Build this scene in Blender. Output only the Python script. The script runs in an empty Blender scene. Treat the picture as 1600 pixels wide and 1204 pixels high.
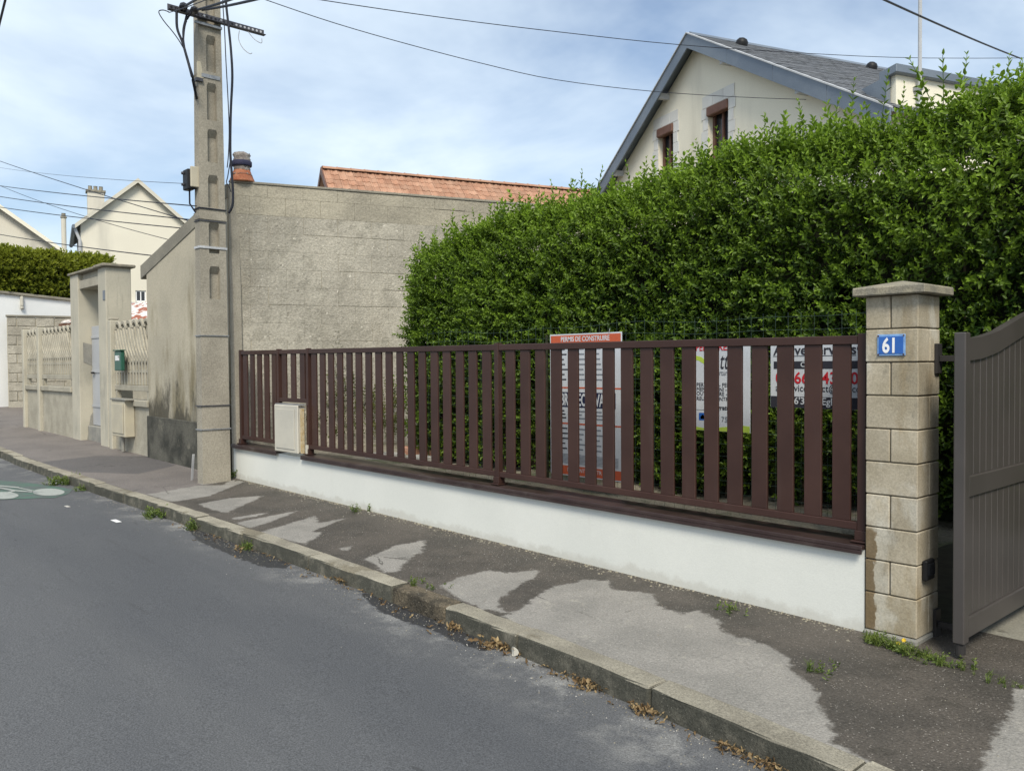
import bpy, bmesh, math, random
import numpy as np
from mathutils import Vector as V, Matrix
R = math.radians
random.seed(7); rng = np.random.default_rng(11)
sc = bpy.context.scene
COL = sc.collection

# ------------------------------------------------------------------ camera
F_PX, YAW, CZ = 1320.0, R(42.3), 1.6
_p = -math.atan((602-570)/F_PX); _r = R(0.4)
_fw = np.array([-math.cos(YAW), math.sin(YAW), 0]); _rt = np.array([math.sin(YAW), math.cos(YAW), 0]); _up = np.array([0, 0, 1.0])
_F = _fw*math.cos(_p)+_up*math.sin(_p); _U0 = _up*math.cos(_p)-_fw*math.sin(_p)
_Rv = _rt*math.cos(_r)-_U0*math.sin(_r); _U = _U0*math.cos(_r)+_rt*math.sin(_r)
O = np.array([0, 0, CZ])
cd = bpy.data.cameras.new('camera'); cam = bpy.data.objects.new('camera', cd); COL.objects.link(cam)
cd.sensor_width = 36; cd.lens = F_PX/1600*36; cd.clip_end = 2000; cd.clip_start = 0.05
mw = Matrix.Identity(4)
for i in range(3):
    mw[i][0] = _Rv[i]; mw[i][1] = _U[i]; mw[i][2] = -_F[i]; mw[i][3] = O[i]
cam.matrix_world = mw; sc.camera = cam

# ------------------------------------------------------------------ world, sun, exposure
SUN_EL, SUN_AZ = R(48), R(130)            # azimuth clockwise from +Y
w = bpy.data.worlds.new('World'); sc.world = w; w.use_nodes = True
nt = w.node_tree; nt.nodes.clear()
def wn(t): return nt.nodes.new(t)
out = wn('ShaderNodeOutputWorld'); bg = wn('ShaderNodeBackground'); bg.inputs['Strength'].default_value = 0.1
sky = wn('ShaderNodeTexSky'); sky.sky_type = 'NISHITA'; sky.sun_disc = False; sky.sun_elevation = SUN_EL; sky.sun_rotation = SUN_AZ
sky.air_density = 1.0; sky.dust_density = 1.2; sky.ozone_density = 1.6
tc = wn('ShaderNodeTexCoord'); sx = wn('ShaderNodeSeparateXYZ'); nt.links.new(tc.outputs['Generated'], sx.inputs[0])
def wmath(op, a, b):
    n = wn('ShaderNodeMath'); n.operation = op
    for k, q in enumerate((a, b)):
        if isinstance(q, (int, float)): n.inputs[k].default_value = q
        else: nt.links.new(q, n.inputs[k])
    return n.outputs[0]
zz = wmath('ADD', wmath('MAXIMUM', sx.outputs[2], 0.0), 0.22)
cb = wn('ShaderNodeCombineXYZ'); nt.links.new(wmath('DIVIDE', sx.outputs[0], zz), cb.inputs[0]); nt.links.new(wmath('DIVIDE', sx.outputs[1], zz), cb.inputs[1])
nz = wn('ShaderNodeTexNoise'); nz.inputs['Scale'].default_value = 1.15; nz.inputs['Detail'].default_value = 6; nz.inputs['Roughness'].default_value = 0.55; nz.inputs['Distortion'].default_value = 0.25
nt.links.new(cb.outputs[0], nz.inputs['Vector'])
rp = wn('ShaderNodeValToRGB'); rp.color_ramp.elements[0].position = 0.33; rp.color_ramp.elements[1].position = 0.64
rp.color_ramp.elements[0].color = (0.12, 0.12, 0.12, 1); rp.color_ramp.elements[1].color = (0.93, 0.93, 0.93, 1)
nt.links.new(nz.outputs['Fac'], rp.inputs[0])
mx = wn('ShaderNodeMix'); mx.data_type = 'RGBA'; nt.links.new(rp.outputs[0], mx.inputs['Factor'])
nt.links.new(sky.outputs[0], mx.inputs['A']); mx.inputs['B'].default_value = (6.0, 6.9, 7.7, 1)
nt.links.new(mx.outputs['Result'], bg.inputs['Color']); nt.links.new(bg.outputs[0], out.inputs['Surface'])
sl = bpy.data.lights.new('sun', 'SUN'); sl.energy = 2.5; sl.angle = R(19); sl.color = (1.0, 0.93, 0.80)
so = bpy.data.objects.new('sun', sl); COL.objects.link(so)
sdir = V((math.sin(SUN_AZ)*math.cos(SUN_EL), math.cos(SUN_AZ)*math.cos(SUN_EL), math.sin(SUN_EL)))
so.rotation_euler = sdir.to_track_quat('Z', 'Y').to_euler(); so.location = (0, 0, 30)
sc.view_settings.view_transform = 'Standard'; sc.view_settings.look = 'None'; sc.view_settings.gamma = 1; sc.view_settings.exposure = 0.6
sc.view_settings.use_curve_mapping = False

# ------------------------------------------------------------------ measuring helpers (photo pixel -> point on a real plane)
def ray(px, py): return _Rv*(px-800)/F_PX-_U*(py-602)/F_PX+_F
def yp(px, py, Y): d = ray(px, py); return V(O+d*(Y/d[1]))
def xp(px, py, X): d = ray(px, py); return V(O+d*(X/d[0]))
def zp(px, py, Z): d = ray(px, py); return V(O+d*((Z-CZ)/d[2]))
def dp(px, py, D): return V(O+ray(px, py)*D)
def surf(px, py, zf):
    z = 0.0
    for _ in range(8):
        P = zp(px, py, z); z = zf(P.x, P.y)
    return P
E1 = V((0.318, 0.948, 0)).normalized(); E2 = V((-E1.y, E1.x, 0)); UP = V((0, 0, 1))    # grid of the neighbouring plots
def onplane(px, py, P, n):
    d = V(ray(px, py)); return V(O)+d*((P-V(O)).dot(n)/d.dot(n))

# ------------------------------------------------------------------ mesh builder
ORG = {}
class MB:
    def __init__(s): s.v = []; s.f = []
    def add(s, vs, fs):
        b = len(s.v); s.v += [tuple(p) for p in vs]; s.f += [tuple(b+i for i in f) for f in fs]; return s
    def hexa(s, p): # 8 points: bottom ring 0-3, top ring 4-7
        return s.add(p, [(3, 2, 1, 0), (4, 5, 6, 7), (0, 1, 5, 4), (1, 2, 6, 5), (2, 3, 7, 6), (3, 0, 4, 7)])
    def box(s, x0, x1, y0, y1, z0, z1):
        return s.hexa([(x0, y0, z0), (x1, y0, z0), (x1, y1, z0), (x0, y1, z0), (x0, y0, z1), (x1, y0, z1), (x1, y1, z1), (x0, y1, z1)])
    def ob(s, o, a, b, c): # corner + three edge vectors
        o, a, b, c = V(o), V(a), V(b), V(c)
        return s.hexa([o, o+a, o+a+b, o+b, o+c, o+a+c, o+a+b+c, o+b+c])
    def prism(s, poly, vec):
        n = len(poly); vec = V(vec); p = [V(q) for q in poly]
        return s.add(p+[q+vec for q in p], [tuple(range(n))[::-1], tuple(range(n, 2*n))]+[(i, (i+1) % n, n+(i+1) % n, n+i) for i in range(n)])
    def tube(s, pts, r, n=6, cap=True):
        pts = [V(p) for p in pts]; rs = r if isinstance(r, (list, tuple)) else [r]*len(pts)
        vs = []; fs = []
        for i, p in enumerate(pts):
            t = (pts[min(i+1, len(pts)-1)]-pts[max(i-1, 0)]).normalized()
            a = t.cross(V((0, 0, 1)) if abs(t.z) < .9 else V((1, 0, 0))).normalized(); b = t.cross(a)
            for k in range(n):
                q = 2*math.pi*k/n; vs.append(p+(a*math.cos(q)+b*math.sin(q))*rs[i])
        for i in range(len(pts)-1):
            for k in range(n): fs.append((i*n+k, i*n+(k+1) % n, (i+1)*n+(k+1) % n, (i+1)*n+k))
        if cap: fs += [tuple(range(n))[::-1], tuple((len(pts)-1)*n+k for k in range(n))]
        return s.add(vs, fs)
    def lathe(s, c, prof, n=16):
        c = V(c); vs = []; fs = []
        for r, z in prof:
            for k in range(n): vs.append(c+V((r*math.cos(2*math.pi*k/n), r*math.sin(2*math.pi*k/n), z)))
        for i in range(len(prof)-1):
            for k in range(n): fs.append((i*n+k, i*n+(k+1) % n, (i+1)*n+(k+1) % n, (i+1)*n+k))
        fs += [tuple(range(n))[::-1], tuple((len(prof)-1)*n+k for k in range(n))]
        return s.add(vs, fs)
    def mesh(s, name, mat, org=V((0, 0, 0)), bevel=0, smooth=False, recalc=True):
        me = bpy.data.meshes.new(name)
        me.from_pydata([(x-org[0], y-org[1], z-org[2]) for x, y, z in s.v], [], s.f)
        if bevel or recalc:
            bm = bmesh.new(); bm.from_mesh(me)
            if recalc: bmesh.ops.recalc_face_normals(bm, faces=bm.faces)
            if bevel: bmesh.ops.bevel(bm, geom=[e for e in bm.edges if len(e.link_faces) == 2 and e.calc_face_angle(0) > .5], offset=bevel, segments=1, affect='EDGES', profile=.5)
            bm.to_mesh(me); bm.free()
        if smooth:
            for p in me.polygons: p.use_smooth = True
        if mat: me.materials.append(mat)
        return me
    def build(s, name, mat, parent=None, bevel=0, smooth=False, recalc=True, kind=None, org=None):
        if parent is not None: org = ORG[parent.name]
        elif org is None:
            a = np.array(s.v); org = V(((a[:, 0].min()+a[:, 0].max())/2, (a[:, 1].min()+a[:, 1].max())/2, a[:, 2].min()))
        me = s.mesh(name, mat, org, bevel, smooth, recalc)
        o = bpy.data.objects.new(name, me); COL.objects.link(o)
        if parent is not None: o.parent = parent
        else: o.location = org
        ORG[o.name] = org
        if kind: o['kind'] = kind
        return o
def tag(o, label=None, cat=None, group=None, kind=None):
    if label: o['label'] = label
    if cat: o['category'] = cat
    if group: o['group'] = group
    if kind: o['kind'] = kind
    return o
def thing(name, loc, label, cat, group=None):
    o = bpy.data.objects.new(name, None); COL.objects.link(o); o.location = loc; o.empty_display_size = .2
    ORG[o.name] = V(loc); return tag(o, label, cat, group)
def piece(name, me, loc, parent, rot=None):      # shared-mesh part; mesh is centred on its own origin
    o = bpy.data.objects.new(name, me); COL.objects.link(o); o.parent = parent
    o.location = V(loc)-ORG[parent.name]
    if rot: o.rotation_euler = rot
    ORG[o.name] = V(loc); return o

# ------------------------------------------------------------------ materials
class Mat:
    def __init__(s, name, rough=.8, spec=.3, metal=0):
        s.m = bpy.data.materials.new(name); s.m.use_nodes = True; s.nt = s.m.node_tree
        s.b = s.nt.nodes['Principled BSDF']; s.b.inputs['Roughness'].default_value = rough; s.b.inputs['Specular IOR Level'].default_value = spec; s.b.inputs['Metallic'].default_value = metal
        s.pos = s.nt.nodes.new('ShaderNodeNewGeometry').outputs['Position']
    def set(s, k, q):
        if hasattr(q, 'is_linked'): s.nt.links.new(q, s.b.inputs[k])
        else: s.b.inputs[k].default_value = q
    def noise(s, scale, detail=4, rough=.55, stretch=None, dist=0):
        v = s.pos
        if stretch:
            mp = s.nt.nodes.new('ShaderNodeMapping'); mp.inputs['Scale'].default_value = stretch; s.nt.links.new(v, mp.inputs['Vector']); v = mp.outputs[0]
        n = s.nt.nodes.new('ShaderNodeTexNoise'); n.inputs['Scale'].default_value = scale; n.inputs['Detail'].default_value = detail; n.inputs['Roughness'].default_value = rough; n.inputs['Distortion'].default_value = dist
        s.nt.links.new(v, n.inputs['Vector']); return n.outputs['Fac']
    def voro(s, scale, feature='F1'):
        n = s.nt.nodes.new('ShaderNodeTexVoronoi'); n.feature = feature; n.inputs['Scale'].default_value = scale
        s.nt.links.new(s.pos, n.inputs['Vector']); return n.outputs
    def rng(s, q, a, b, c=0, d=1):
        n = s.nt.nodes.new('ShaderNodeMapRange'); n.interpolation_type = 'SMOOTHSTEP'
        n.inputs[1].default_value = a; n.inputs[2].default_value = b; n.inputs[3].default_value = c; n.inputs[4].default_value = d
        s.nt.links.new(q, n.inputs[0]); return n.outputs[0]
    def math(s, op, a, b=0):
        n = s.nt.nodes.new('ShaderNodeMath'); n.operation = op
        for k, q in enumerate((a, b)):
            if hasattr(q, 'is_linked'): s.nt.links.new(q, n.inputs[k])
            else: n.inputs[k].default_value = q
        return n.outputs[0]
    def mix(s, f, a, b, blend='MIX'):
        n = s.nt.nodes.new('ShaderNodeMix'); n.data_type = 'RGBA'; n.blend_type = blend
        for k, q in (('Factor', f), ('A', a), ('B', b)):
            i = n.inputs[k] if k != 'Factor' else n.inputs[0]
            if hasattr(q, 'is_linked'): s.nt.links.new(q, i)
            elif k == 'Factor': i.default_value = q
            else: i.default_value = (*q, 1) if len(q) == 3 else q
        return n.outputs['Result']
    def scale(s, colr, f): # colour times scalar socket
        n = s.nt.nodes.new('ShaderNodeVectorMath'); n.operation = 'SCALE'
        if hasattr(colr, 'is_linked'): s.nt.links.new(colr, n.inputs[0])
        else: n.inputs[0].default_value = colr[:3]
        s.nt.links.new(f, n.inputs['Scale']); return n.outputs[0]
    def xyz(s):
        n = s.nt.nodes.new('ShaderNodeSeparateXYZ'); s.nt.links.new(s.pos, n.inputs[0]); return n.outputs
    def attr(s, name):
        n = s.nt.nodes.new('ShaderNodeAttribute'); n.attribute_name = name; return n.outputs
    def rand(s): return s.nt.nodes.new('ShaderNodeObjectInfo').outputs['Random']
    def bump(s, h, strength=.4, dist=.005):
        n = s.nt.nodes.new('ShaderNodeBump'); n.inputs['Strength'].default_value = strength; n.inputs['Distance'].default_value = dist
        s.nt.links.new(h, n.inputs['Height']); s.nt.links.new(n.outputs[0], s.b.inputs['Normal'])
def matte(name, c1, c2, s1=1.5, fine=80, famp=.25, rough=.85, bump=.4, bd=.004, rnd=0, streaks=(), spec=.25, metal=0, lo=.35, hi=.65):
    m = Mat(name, rough, spec, metal)
    c = m.mix(m.rng(m.noise(s1, 6), lo, hi), c1, c2)
    fn = m.noise(fine, 3, .7)
    for (sc_, colr, a, b, st, amt) in streaks:
        c = m.mix(m.rng(m.noise(sc_, 6, .6, st), a, b, 0, amt), c, colr)
    c = m.scale(c, m.rng(fn, .25, .75, 1-famp, 1+famp))
    if rnd: c = m.scale(c, m.math('ADD', m.math('MULTIPLY', m.rand(), 2*rnd), 1-rnd))
    m.set('Base Color', c)
    if bump: m.bump(m.math('ADD', fn, m.noise(s1*8, 3)), bump, bd)
    return m.m
ZS = (1, 1, .12)
M = {}
M['brown'] = matte('brown_painted_aluminium', (.046, .0225, .018), (.056, .028, .022), 3, 200, .06, .42, .12, .0005, rnd=.10, spec=.3, streaks=((9, (.085, .06, .052), .58, .80, ZS, .30),))
M['browncap'] = matte('brown_sill', (.036, .021, .02), (.055, .036, .033), 2.5, 90, .15, .35, .15, .001, streaks=((3, (.11, .09, .08), .5, .7, (1, 4, 1), .5),), spec=.5)
m = Mat('white_render', .9, .2); X_ = m.xyz()
c = m.mix(m.rng(m.noise(1.2, 6), .35, .65), (.71, .715, .665), (.67, .678, .63))
hgt_ = m.math('ADD', m.math('ADD', X_[2], m.math('MULTIPLY', X_[0], .0115)), .091)
sp = m.math('SUBTRACT', m.math('MULTIPLY', m.noise(5, 7, .7), .22), hgt_)
c = m.mix(m.rng(sp, .02, .085, 0, .45), c, (.45, .43, .37))
c = m.mix(m.rng(m.noise(7, 6, .65, (1, 1, .1)), .60, .80, 0, .22), c, (.52, .51, .45))
c = m.mix(m.rng(m.noise(23, 5, .7), .68, .75, 0, .3), c, (.5, .49, .44))
fn = m.noise(110, 3, .7); c = m.scale(c, m.rng(fn, .2, .8, .955, 1.045)); m.set('Base Color', c); m.bump(m.math('ADD', fn, m.noise(14, 4)), .35, .003); M['white'] = m.m
M['lime'] = matte('stone_block', (.37, .315, .215), (.46, .405, .295), 3.5, 120, .16, .9, .5, .002, rnd=.1, streaks=((5, (.27, .21, .125), .54, .68, (1, 1, .35), .6), (4, (.52, .48, .40), .6, .74, (1, 1, .6), .55)))
X_ = None
def lime_mat():
    m = Mat('stone_block', .9, .25); xyz = m.xyz()
    c = m.mix(m.rng(m.noise(3.5, 6), .35, .65), (.375, .325, .235), (.47, .415, .315))
    c = m.mix(m.rng(m.noise(5, 6, .6, (1, 1, .35)), .54, .68, 0, .6), c, (.29, .225, .13))
    c = m.mix(m.rng(m.noise(4, 6, .6, (1, 1, .6)), .54, .68, 0, .7), c, (.56, .53, .45))
    c = m.mix(m.rng(m.noise(9, 6, .7, (1, 1, .5)), .56, .70, 0, .55), c, (.22, .20, .155))
    a = m.math('ADD', m.math('SUBTRACT', xyz[0], -2.362), m.math('MULTIPLY', m.math('SUBTRACT', m.noise(8, 6, .65, (1, 1, .5)), .5), .16))
    z = m.math('ADD', xyz[2], m.math('MULTIPLY', m.noise(6, 4), .3))
    damp = m.math('MULTIPLY', m.rng(a, .062, .072, 1, 0), m.rng(z, .72, .80, 1, 0))
    c = m.mix(m.math('MULTIPLY', damp, .85), c, (.155, .105, .05))
    halo = m.math('MULTIPLY', m.rng(a, .11, .15, 1, 0), m.rng(z, .76, .9, 1, 0))
    c = m.mix(m.math('MULTIPLY', m.math('SUBTRACT', halo, damp), .5), c, (.52, .49, .41))
    fn = m.noise(90, 3, .75); c = m.scale(c, m.rng(fn, .25, .75, .82, 1.18)); c = m.scale(c, m.math('ADD', m.math('MULTIPLY', m.rand(), .24), .80))
    m.set('Base Color', c); m.bump(m.math('ADD', fn, m.noise(25, 3)), .5, .003); return m.m
M['lime'] = lime_mat()
M['limecap'] = matte('weathered_cap', (.30, .27, .20), (.20, .185, .15), 9, 120, .3, .92, .6, .003)
M['mortar'] = matte('pillar_mortar', (.12, .10, .075), (.16, .14, .10), 8, 80, .3)
M['gate'] = matte('taupe_gate', (.058, .052, .048), (.070, .062, .058), 2, 200, .08, .4, .1, .0005, spec=.45, streaks=((6, (.068, .062, .058), .55, .75, ZS, .35),))
M['gatedark'] = matte('dark_gate_side', (.03, .028, .028), (.04, .037, .036), 2, 200, .08, .45, .1, .0005)
M['black'] = matte('black_plastic', (.012, .012, .013), (.018, .018, .02), 5, 100, .1, .5, .1, .001)
M['cable'] = matte('black_cable', (.012, .014, .022), (.02, .022, .032), 5, 100, .1, .55, 0)
M['steel'] = matte('galvanised_steel', (.36, .37, .38), (.27, .28, .29), 12, 80, .15, .5, .1, .001, metal=.5)
M['darksteel'] = matte('dark_steel_angle', (.06, .062, .075), (.10, .10, .11), 12, 80, .2, .55, .1, .001, metal=.3)
M['pole'] = matte('pole_concrete', (.345, .315, .255), (.285, .26, .21), 2.2, 50, .20, .93, .8, .005, streaks=((4, (.20, .175, .135), .55, .72, ZS, .5),))
M['blockwall'] = matte('concrete_block', (.43, .40, .33), (.345, .32, .265), 1.1, 34, .19, .95, 1, .014, rnd=.02,
    streaks=((1.3, (.26, .235, .185), .50, .68, (1, 1, .35), .6), (4.5, (.29, .27, .22), .48, .62, None, .65), (15, (.68, .64, .54), .65, .68, None, .75), (8, (.17, .155, .125), .66, .71, None, .7), (26, (.23, .21, .165), .60, .68, None, .45)))
M['blockdark'] = matte('stained_top_course', (.29, .265, .21), (.40, .365, .285), 1.4, 34, .18, .95, 1, .010, rnd=.03, streaks=((14, (.36, .33, .27), .62, .74, None, .6),))
M['joint'] = matte('wall_joint', (.36, .325, .25), (.45, .41, .32), 2.5, 60, .3, .95, .8, .006)
M['shed_old'] = matte('shed_render', (.36, .325, .245), (.29, .265, .205), .9, 70, .12, .93, .5, .003,
    streaks=((1.5, (.20, .175, .115), .5, .68, (1, 1, .25), .75), (3.5, (.43, .40, .32), .6, .75, (1, 1, .2), .5)))
m = Mat('shed_render', .93, .2); X_ = m.xyz(); zz1 = X_[2]
c = m.mix(m.rng(m.noise(.9, 6), .35, .65), (.46, .415, .32), (.38, .345, .27))
st1 = m.math('ADD', m.noise(2.6, 7, .65, (1, 1, .22)), m.math('MULTIPLY', zz1, -.13))
c = m.mix(m.rng(st1, .20, .44, 0, .85), c, (.19, .16, .095))
st2 = m.math('ADD', m.noise(3.6, 7, .7, (1, 1, .4)), m.math('MULTIPLY', zz1, -.34))
c = m.mix(m.rng(st2, .05, .26, 0, .92), c, (.075, .068, .052))
c = m.mix(m.rng(m.noise(3.5, 6, .6, (1, 1, .2)), .6, .75, 0, .4), c, (.45, .42, .34))
fn = m.noise(60, 3, .7); c = m.scale(c, m.rng(fn, .2, .8, .84, 1.16)); m.set('Base Color', c); m.bump(fn, .5, .004); M['shed'] = m.m
M['shedcap'] = matte('shed_slab', (.27, .25, .20), (.21, .195, .16), 2, 70, .2, .93, .6, .004)
M['cream'] = matte('cream_portal_render', (.49, .455, .365), (.42, .395, .32), 1.2, 70, .1, .92, .4, .002, streaks=((2.2, (.29, .275, .23), .52, .70, (1, 1, .5), .65), (6, (.24, .23, .195), .60, .74, ZS, .5)))
M['creamgrey'] = matte('grey_cement_patch', (.22, .215, .195), (.29, .28, .245), 4, 60, .15)
M['ornate'] = matte('cast_concrete_fence', (.40, .37, .295), (.32, .295, .235), 3, 60, .16, .92, .5, .004, streaks=((5, (.23, .21, .16), .58, .72, ZS, .6),))
M['meter'] = matte('meter_box_plastic', (.56, .53, .45), (.50, .475, .41), 2.5, 120, .05, .55, .1, .001)
M['meter2'] = matte('cream_meter_cabinet', (.50, .455, .34), (.44, .40, .31), 2.5, 120, .06, .6, .1, .001)
M['foam'] = matte('yellowed_filler', (.42, .31, .15), (.52, .43, .28), 14, 90, .3)
M['houseC'] = matte('cream_house_render', (.80, .755, .62), (.765, .72, .59), .5, 60, .05, .92, .2, .002, streaks=((.8, (.50, .46, .37), .58, .75, ZS, .5),))
M['houseF'] = matte('pale_house_render', (.75, .71, .59), (.70, .66, .55), .35, 60, .05, .92, .2, .002, streaks=((.6, (.46, .44, .38), .56, .74, ZS, .55),))
M['houseG'] = matte('greyed_house_render', (.64, .60, .50), (.57, .54, .455), .35, 60, .05, .92, .2, .002, streaks=((.6, (.40, .38, .33), .54, .72, ZS, .6),))
M['quoin'] = matte('quoin_stone', (.68, .67, .63), (.62, .61, .57), 2, 90, .06, .9, .2, .002, rnd=.04)
M['zinc'] = matte('zinc_cladding', (.155, .185, .225), (.20, .23, .265), 1.2, 60, .1, .45, .1, .001, metal=.35, spec=.4)
M['slate'] = matte('slate', (.14, .148, .162), (.175, .182, .195), 2.2, 40, .12, .7, .3, .003, streaks=((1.2, (.135, .142, .14), .5, .7, None, .5),))
M['tile'] = matte('terracotta_tile', (.35, .185, .118), (.41, .245, .165), 3, 60, .15, .85, .4, .004, rnd=.16, streaks=((4, (.34, .20, .13), .58, .72, None, .6),))
M['wood'] = matte('brown_shutter', (.13, .065, .045), (.16, .085, .06), 5, 90, .1, .5, .1, .001)
M['clay'] = matte('clay_chimney', (.33, .115, .06), (.42, .18, .10), 8, 70, .25)
M['tarp'] = matte('weathered_wrap', (.52, .47, .42), (.26, .22, .20), 13, 60, .2, .7, .9, .02)
M['strap'] = matte('dark_blue_strap', (.03, .035, .07), (.05, .05, .09), 10, 60, .2)
M['zinc2'] = matte('light_metal', (.5, .51, .52), (.42, .43, .44), 4, 60, .1, .45)
M['farwhite'] = matte('white_painted_wall', (.78, .79, .78), (.72, .735, .73), .8, 60, .04, .9, .2, .002)
M['rust'] = matte('rusty_white_sheet', (.62, .59, .56), (.30, .11, .07), 5, 50, .15, .75, .3, .003, lo=.47, hi=.55)
M['door'] = matte('grey_metal_door', (.42, .43, .44), (.36, .37, .385), 1.5, 60, .06, .55, .1, .001)
M['green'] = matte('green_letterbox', (.018, .085, .055), (.025, .105, .07), 6, 60, .1, .4, .05, .001, spec=.5)
M['paper'] = matte('white_paper', (.78, .78, .77), (.70, .70, .70), 6, 60, .05)
M['panel'] = matte('sign_board_white', (.56, .585, .615), (.50, .525, .555), 2, 60, .04, .5, .1, .001)
M['orange'] = matte('sign_orange', (.50, .105, .045), (.44, .09, .04), 3, 60, .08, .5)
M['navy'] = matte('sign_navy', (.016, .022, .055), (.02, .026, .06), 3, 60, .05, .5)
M['ink'] = matte('sign_ink', (.03, .03, .04), (.03, .03, .04), 3, 60, .02, .6, 0)
M['greytext'] = matte('sign_grey_ink', (.18, .2, .23), (.18, .2, .23), 3, 60, .02, .6, 0)
M['redink'] = matte('sign_red_ink', (.50, .02, .03), (.46, .02, .03), 3, 60, .02, .6, 0)
M['lime_green'] = matte('sign_lime', (.42, .55, .08), (.36, .50, .06), 3, 60, .03, .5, 0)
M['blue'] = matte('enamel_blue', (.018, .105, .40), (.025, .12, .43), 8, 60, .06, .25, .05, .0006, spec=.5)
M['bluerim'] = matte('enamel_light_blue', (.20, .36, .62), (.16, .30, .56), 20, 60, .15, .3, .05, .0006)
M['enamel'] = matte('enamel_white', (.82, .83, .83), (.8, .8, .8), 8, 60, .02, .3, 0)
M['rustdot'] = matte('rusty_screw', (.08, .04, .03), (.12, .06, .04), 30, 60, .2)
M['wire'] = matte('green_mesh_wire', (.035, .06, .048), (.055, .085, .07), 6, 60, .1, .5, 0)
M['glass'] = matte('window_glass', (.02, .022, .026), (.03, .033, .038), 2, 60, .05, .08, 0, spec=.6)
M['curtain'] = matte('lace_curtain', (.45, .47, .52), (.15, .16, .19), 30, 60, .1, .9, 0)
M['stem'] = matte('woody_stem', (.10, .075, .045), (.14, .11, .07), 9, 60, .2)
M['core'] = matte('hedge_shade_core', (.020, .026, .012), (.034, .036, .018), 9, 40, .4)  # shade inside the hedges put into the colour; mesh fence posts share it
M['soil'] = matte('lot_gravel', (.30, .27, .215), (.21, .185, .14), 1.6, 55, .35, .95, .9, .01, streaks=((3, (.10, .12, .05), .52, .66, None, .7),))
M['conc'] = matte('driveway_concrete', (.27, .26, .22), (.21, .20, .165), 1.6, 70, .2, .9, .5, .004, streaks=((1.3, (.075, .07, .055), .50, .56, None, .85),))
M['earth'] = matte('base_ground', (.12, .11, .08), (.08, .09, .05), .3, 10, .2)
M['marking'] = matte('worn_green_paint', (.085, .145, .115), (.10, .118, .112), 5, 60, .2, .8, .3, .002)
M['markwhite'] = matte('worn_white_paint', (.34, .36, .335), (.20, .22, .21), 6, 60, .2, .8, .3, .002, lo=.5, hi=.75)
M['brick'] = matte('loose_brick', (.42, .20, .13), (.50, .30, .22), 8, 60, .2)
M['slab'] = matte('pale_slab', (.52, .50, .46), (.44, .42, .38), 5, 60, .15)

def leafmat(name, dark, light, trans=.28, rough=.42):
    m = Mat(name, rough, .28)
    a = m.attr('tint')['Fac']
    c = m.mix(a, dark, light)
    m.set('Base Color', c)
    tr = m.nt.nodes.new('ShaderNodeBsdfTranslucent'); m.nt.links.new(m.scale(c, m.math('ADD', m.math('MULTIPLY', a, .6), 1.1)), tr.inputs['Color'])
    ms = m.nt.nodes.new('ShaderNodeMixShader'); ms.inputs[0].default_value = trans
    m.nt.links.new(m.b.outputs[0], ms.inputs[1]); m.nt.links.new(tr.outputs[0], ms.inputs[2])
    m.nt.links.new(ms.outputs[0], m.nt.nodes['Material Output'].inputs['Surface'])
    return m.m
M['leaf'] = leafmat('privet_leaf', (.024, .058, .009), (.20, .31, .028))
M['leaf2'] = leafmat('pale_hedge_leaf', (.055, .085, .012), (.24, .27, .03))
M['weed'] = leafmat('weed_leaf', (.075, .12, .025), (.20, .25, .06))
M['dryleaf'] = leafmat('dry_leaf', (.15, .095, .045), (.42, .32, .17), .1, .8)
M['shrub'] = leafmat('shrub_leaf', (.04, .06, .015), (.17, .18, .05))

# road: grey asphalt, dusty towards the gutter
m = Mat('asphalt_road', .82, .3)
c = m.mix(m.rng(m.noise(.45, 5, .6, (.35, 1.3, 1)), .35, .65), (.080, .083, .089), (.104, .106, .110))
dust = m.math('MULTIPLY', m.rng(m.attr('gutter')['Fac'], .0, 1.0), m.rng(m.noise(2.6, 6, .65), .46, .70, 0, .85))
c = m.mix(m.rng(m.noise(2.2, 3, .5, (.22, 3.0, 1)), .66, .72, 0, .25), c, (.05, .05, .05))
c = m.mix(m.rng(m.noise(5, 2, .5, (.5, 2.6, 1)), .74, .77, 0, .6), c, (.045, .045, .047))
c = m.mix(m.rng(m.noise(.5, 3, .5, (.08, 2.2, 1)), .45, .65, 0, .30), c, (.128, .128, .127))
c = m.mix(dust, c, (.27, .265, .25))
c = m.mix(m.rng(m.noise(.8, 7, .65, (.6, 2, 1)), .62, .68, 0, .35), c, (.07, .072, .078))
wetm = m.rng(m.math('ADD', m.attr('wet')['Fac'], m.math('MULTIPLY', m.math('SUBTRACT', m.noise(9, 7, .7), .5), .16)), -.012, .012)
c = m.mix(wetm, c, (.036, .036, .037)); m.set('Roughness', m.rng(wetm, 0, 1, .84, .5))
agg = m.voro(90); fn = m.noise(110, 3, .85)
c = m.scale(c, m.rng(fn, .25, .75, .5, 1.55))
c = m.mix(m.math('MULTIPLY', m.rng(m.noise(31, 2), .5, .62), m.rng(agg['Distance'], .10, .22, .55, 0)), c, (.26, .26, .25))
m.set('Base Color', c); m.bump(m.math('ADD', fn, agg['Distance']), .55, .004); M['road'] = m.m
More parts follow.
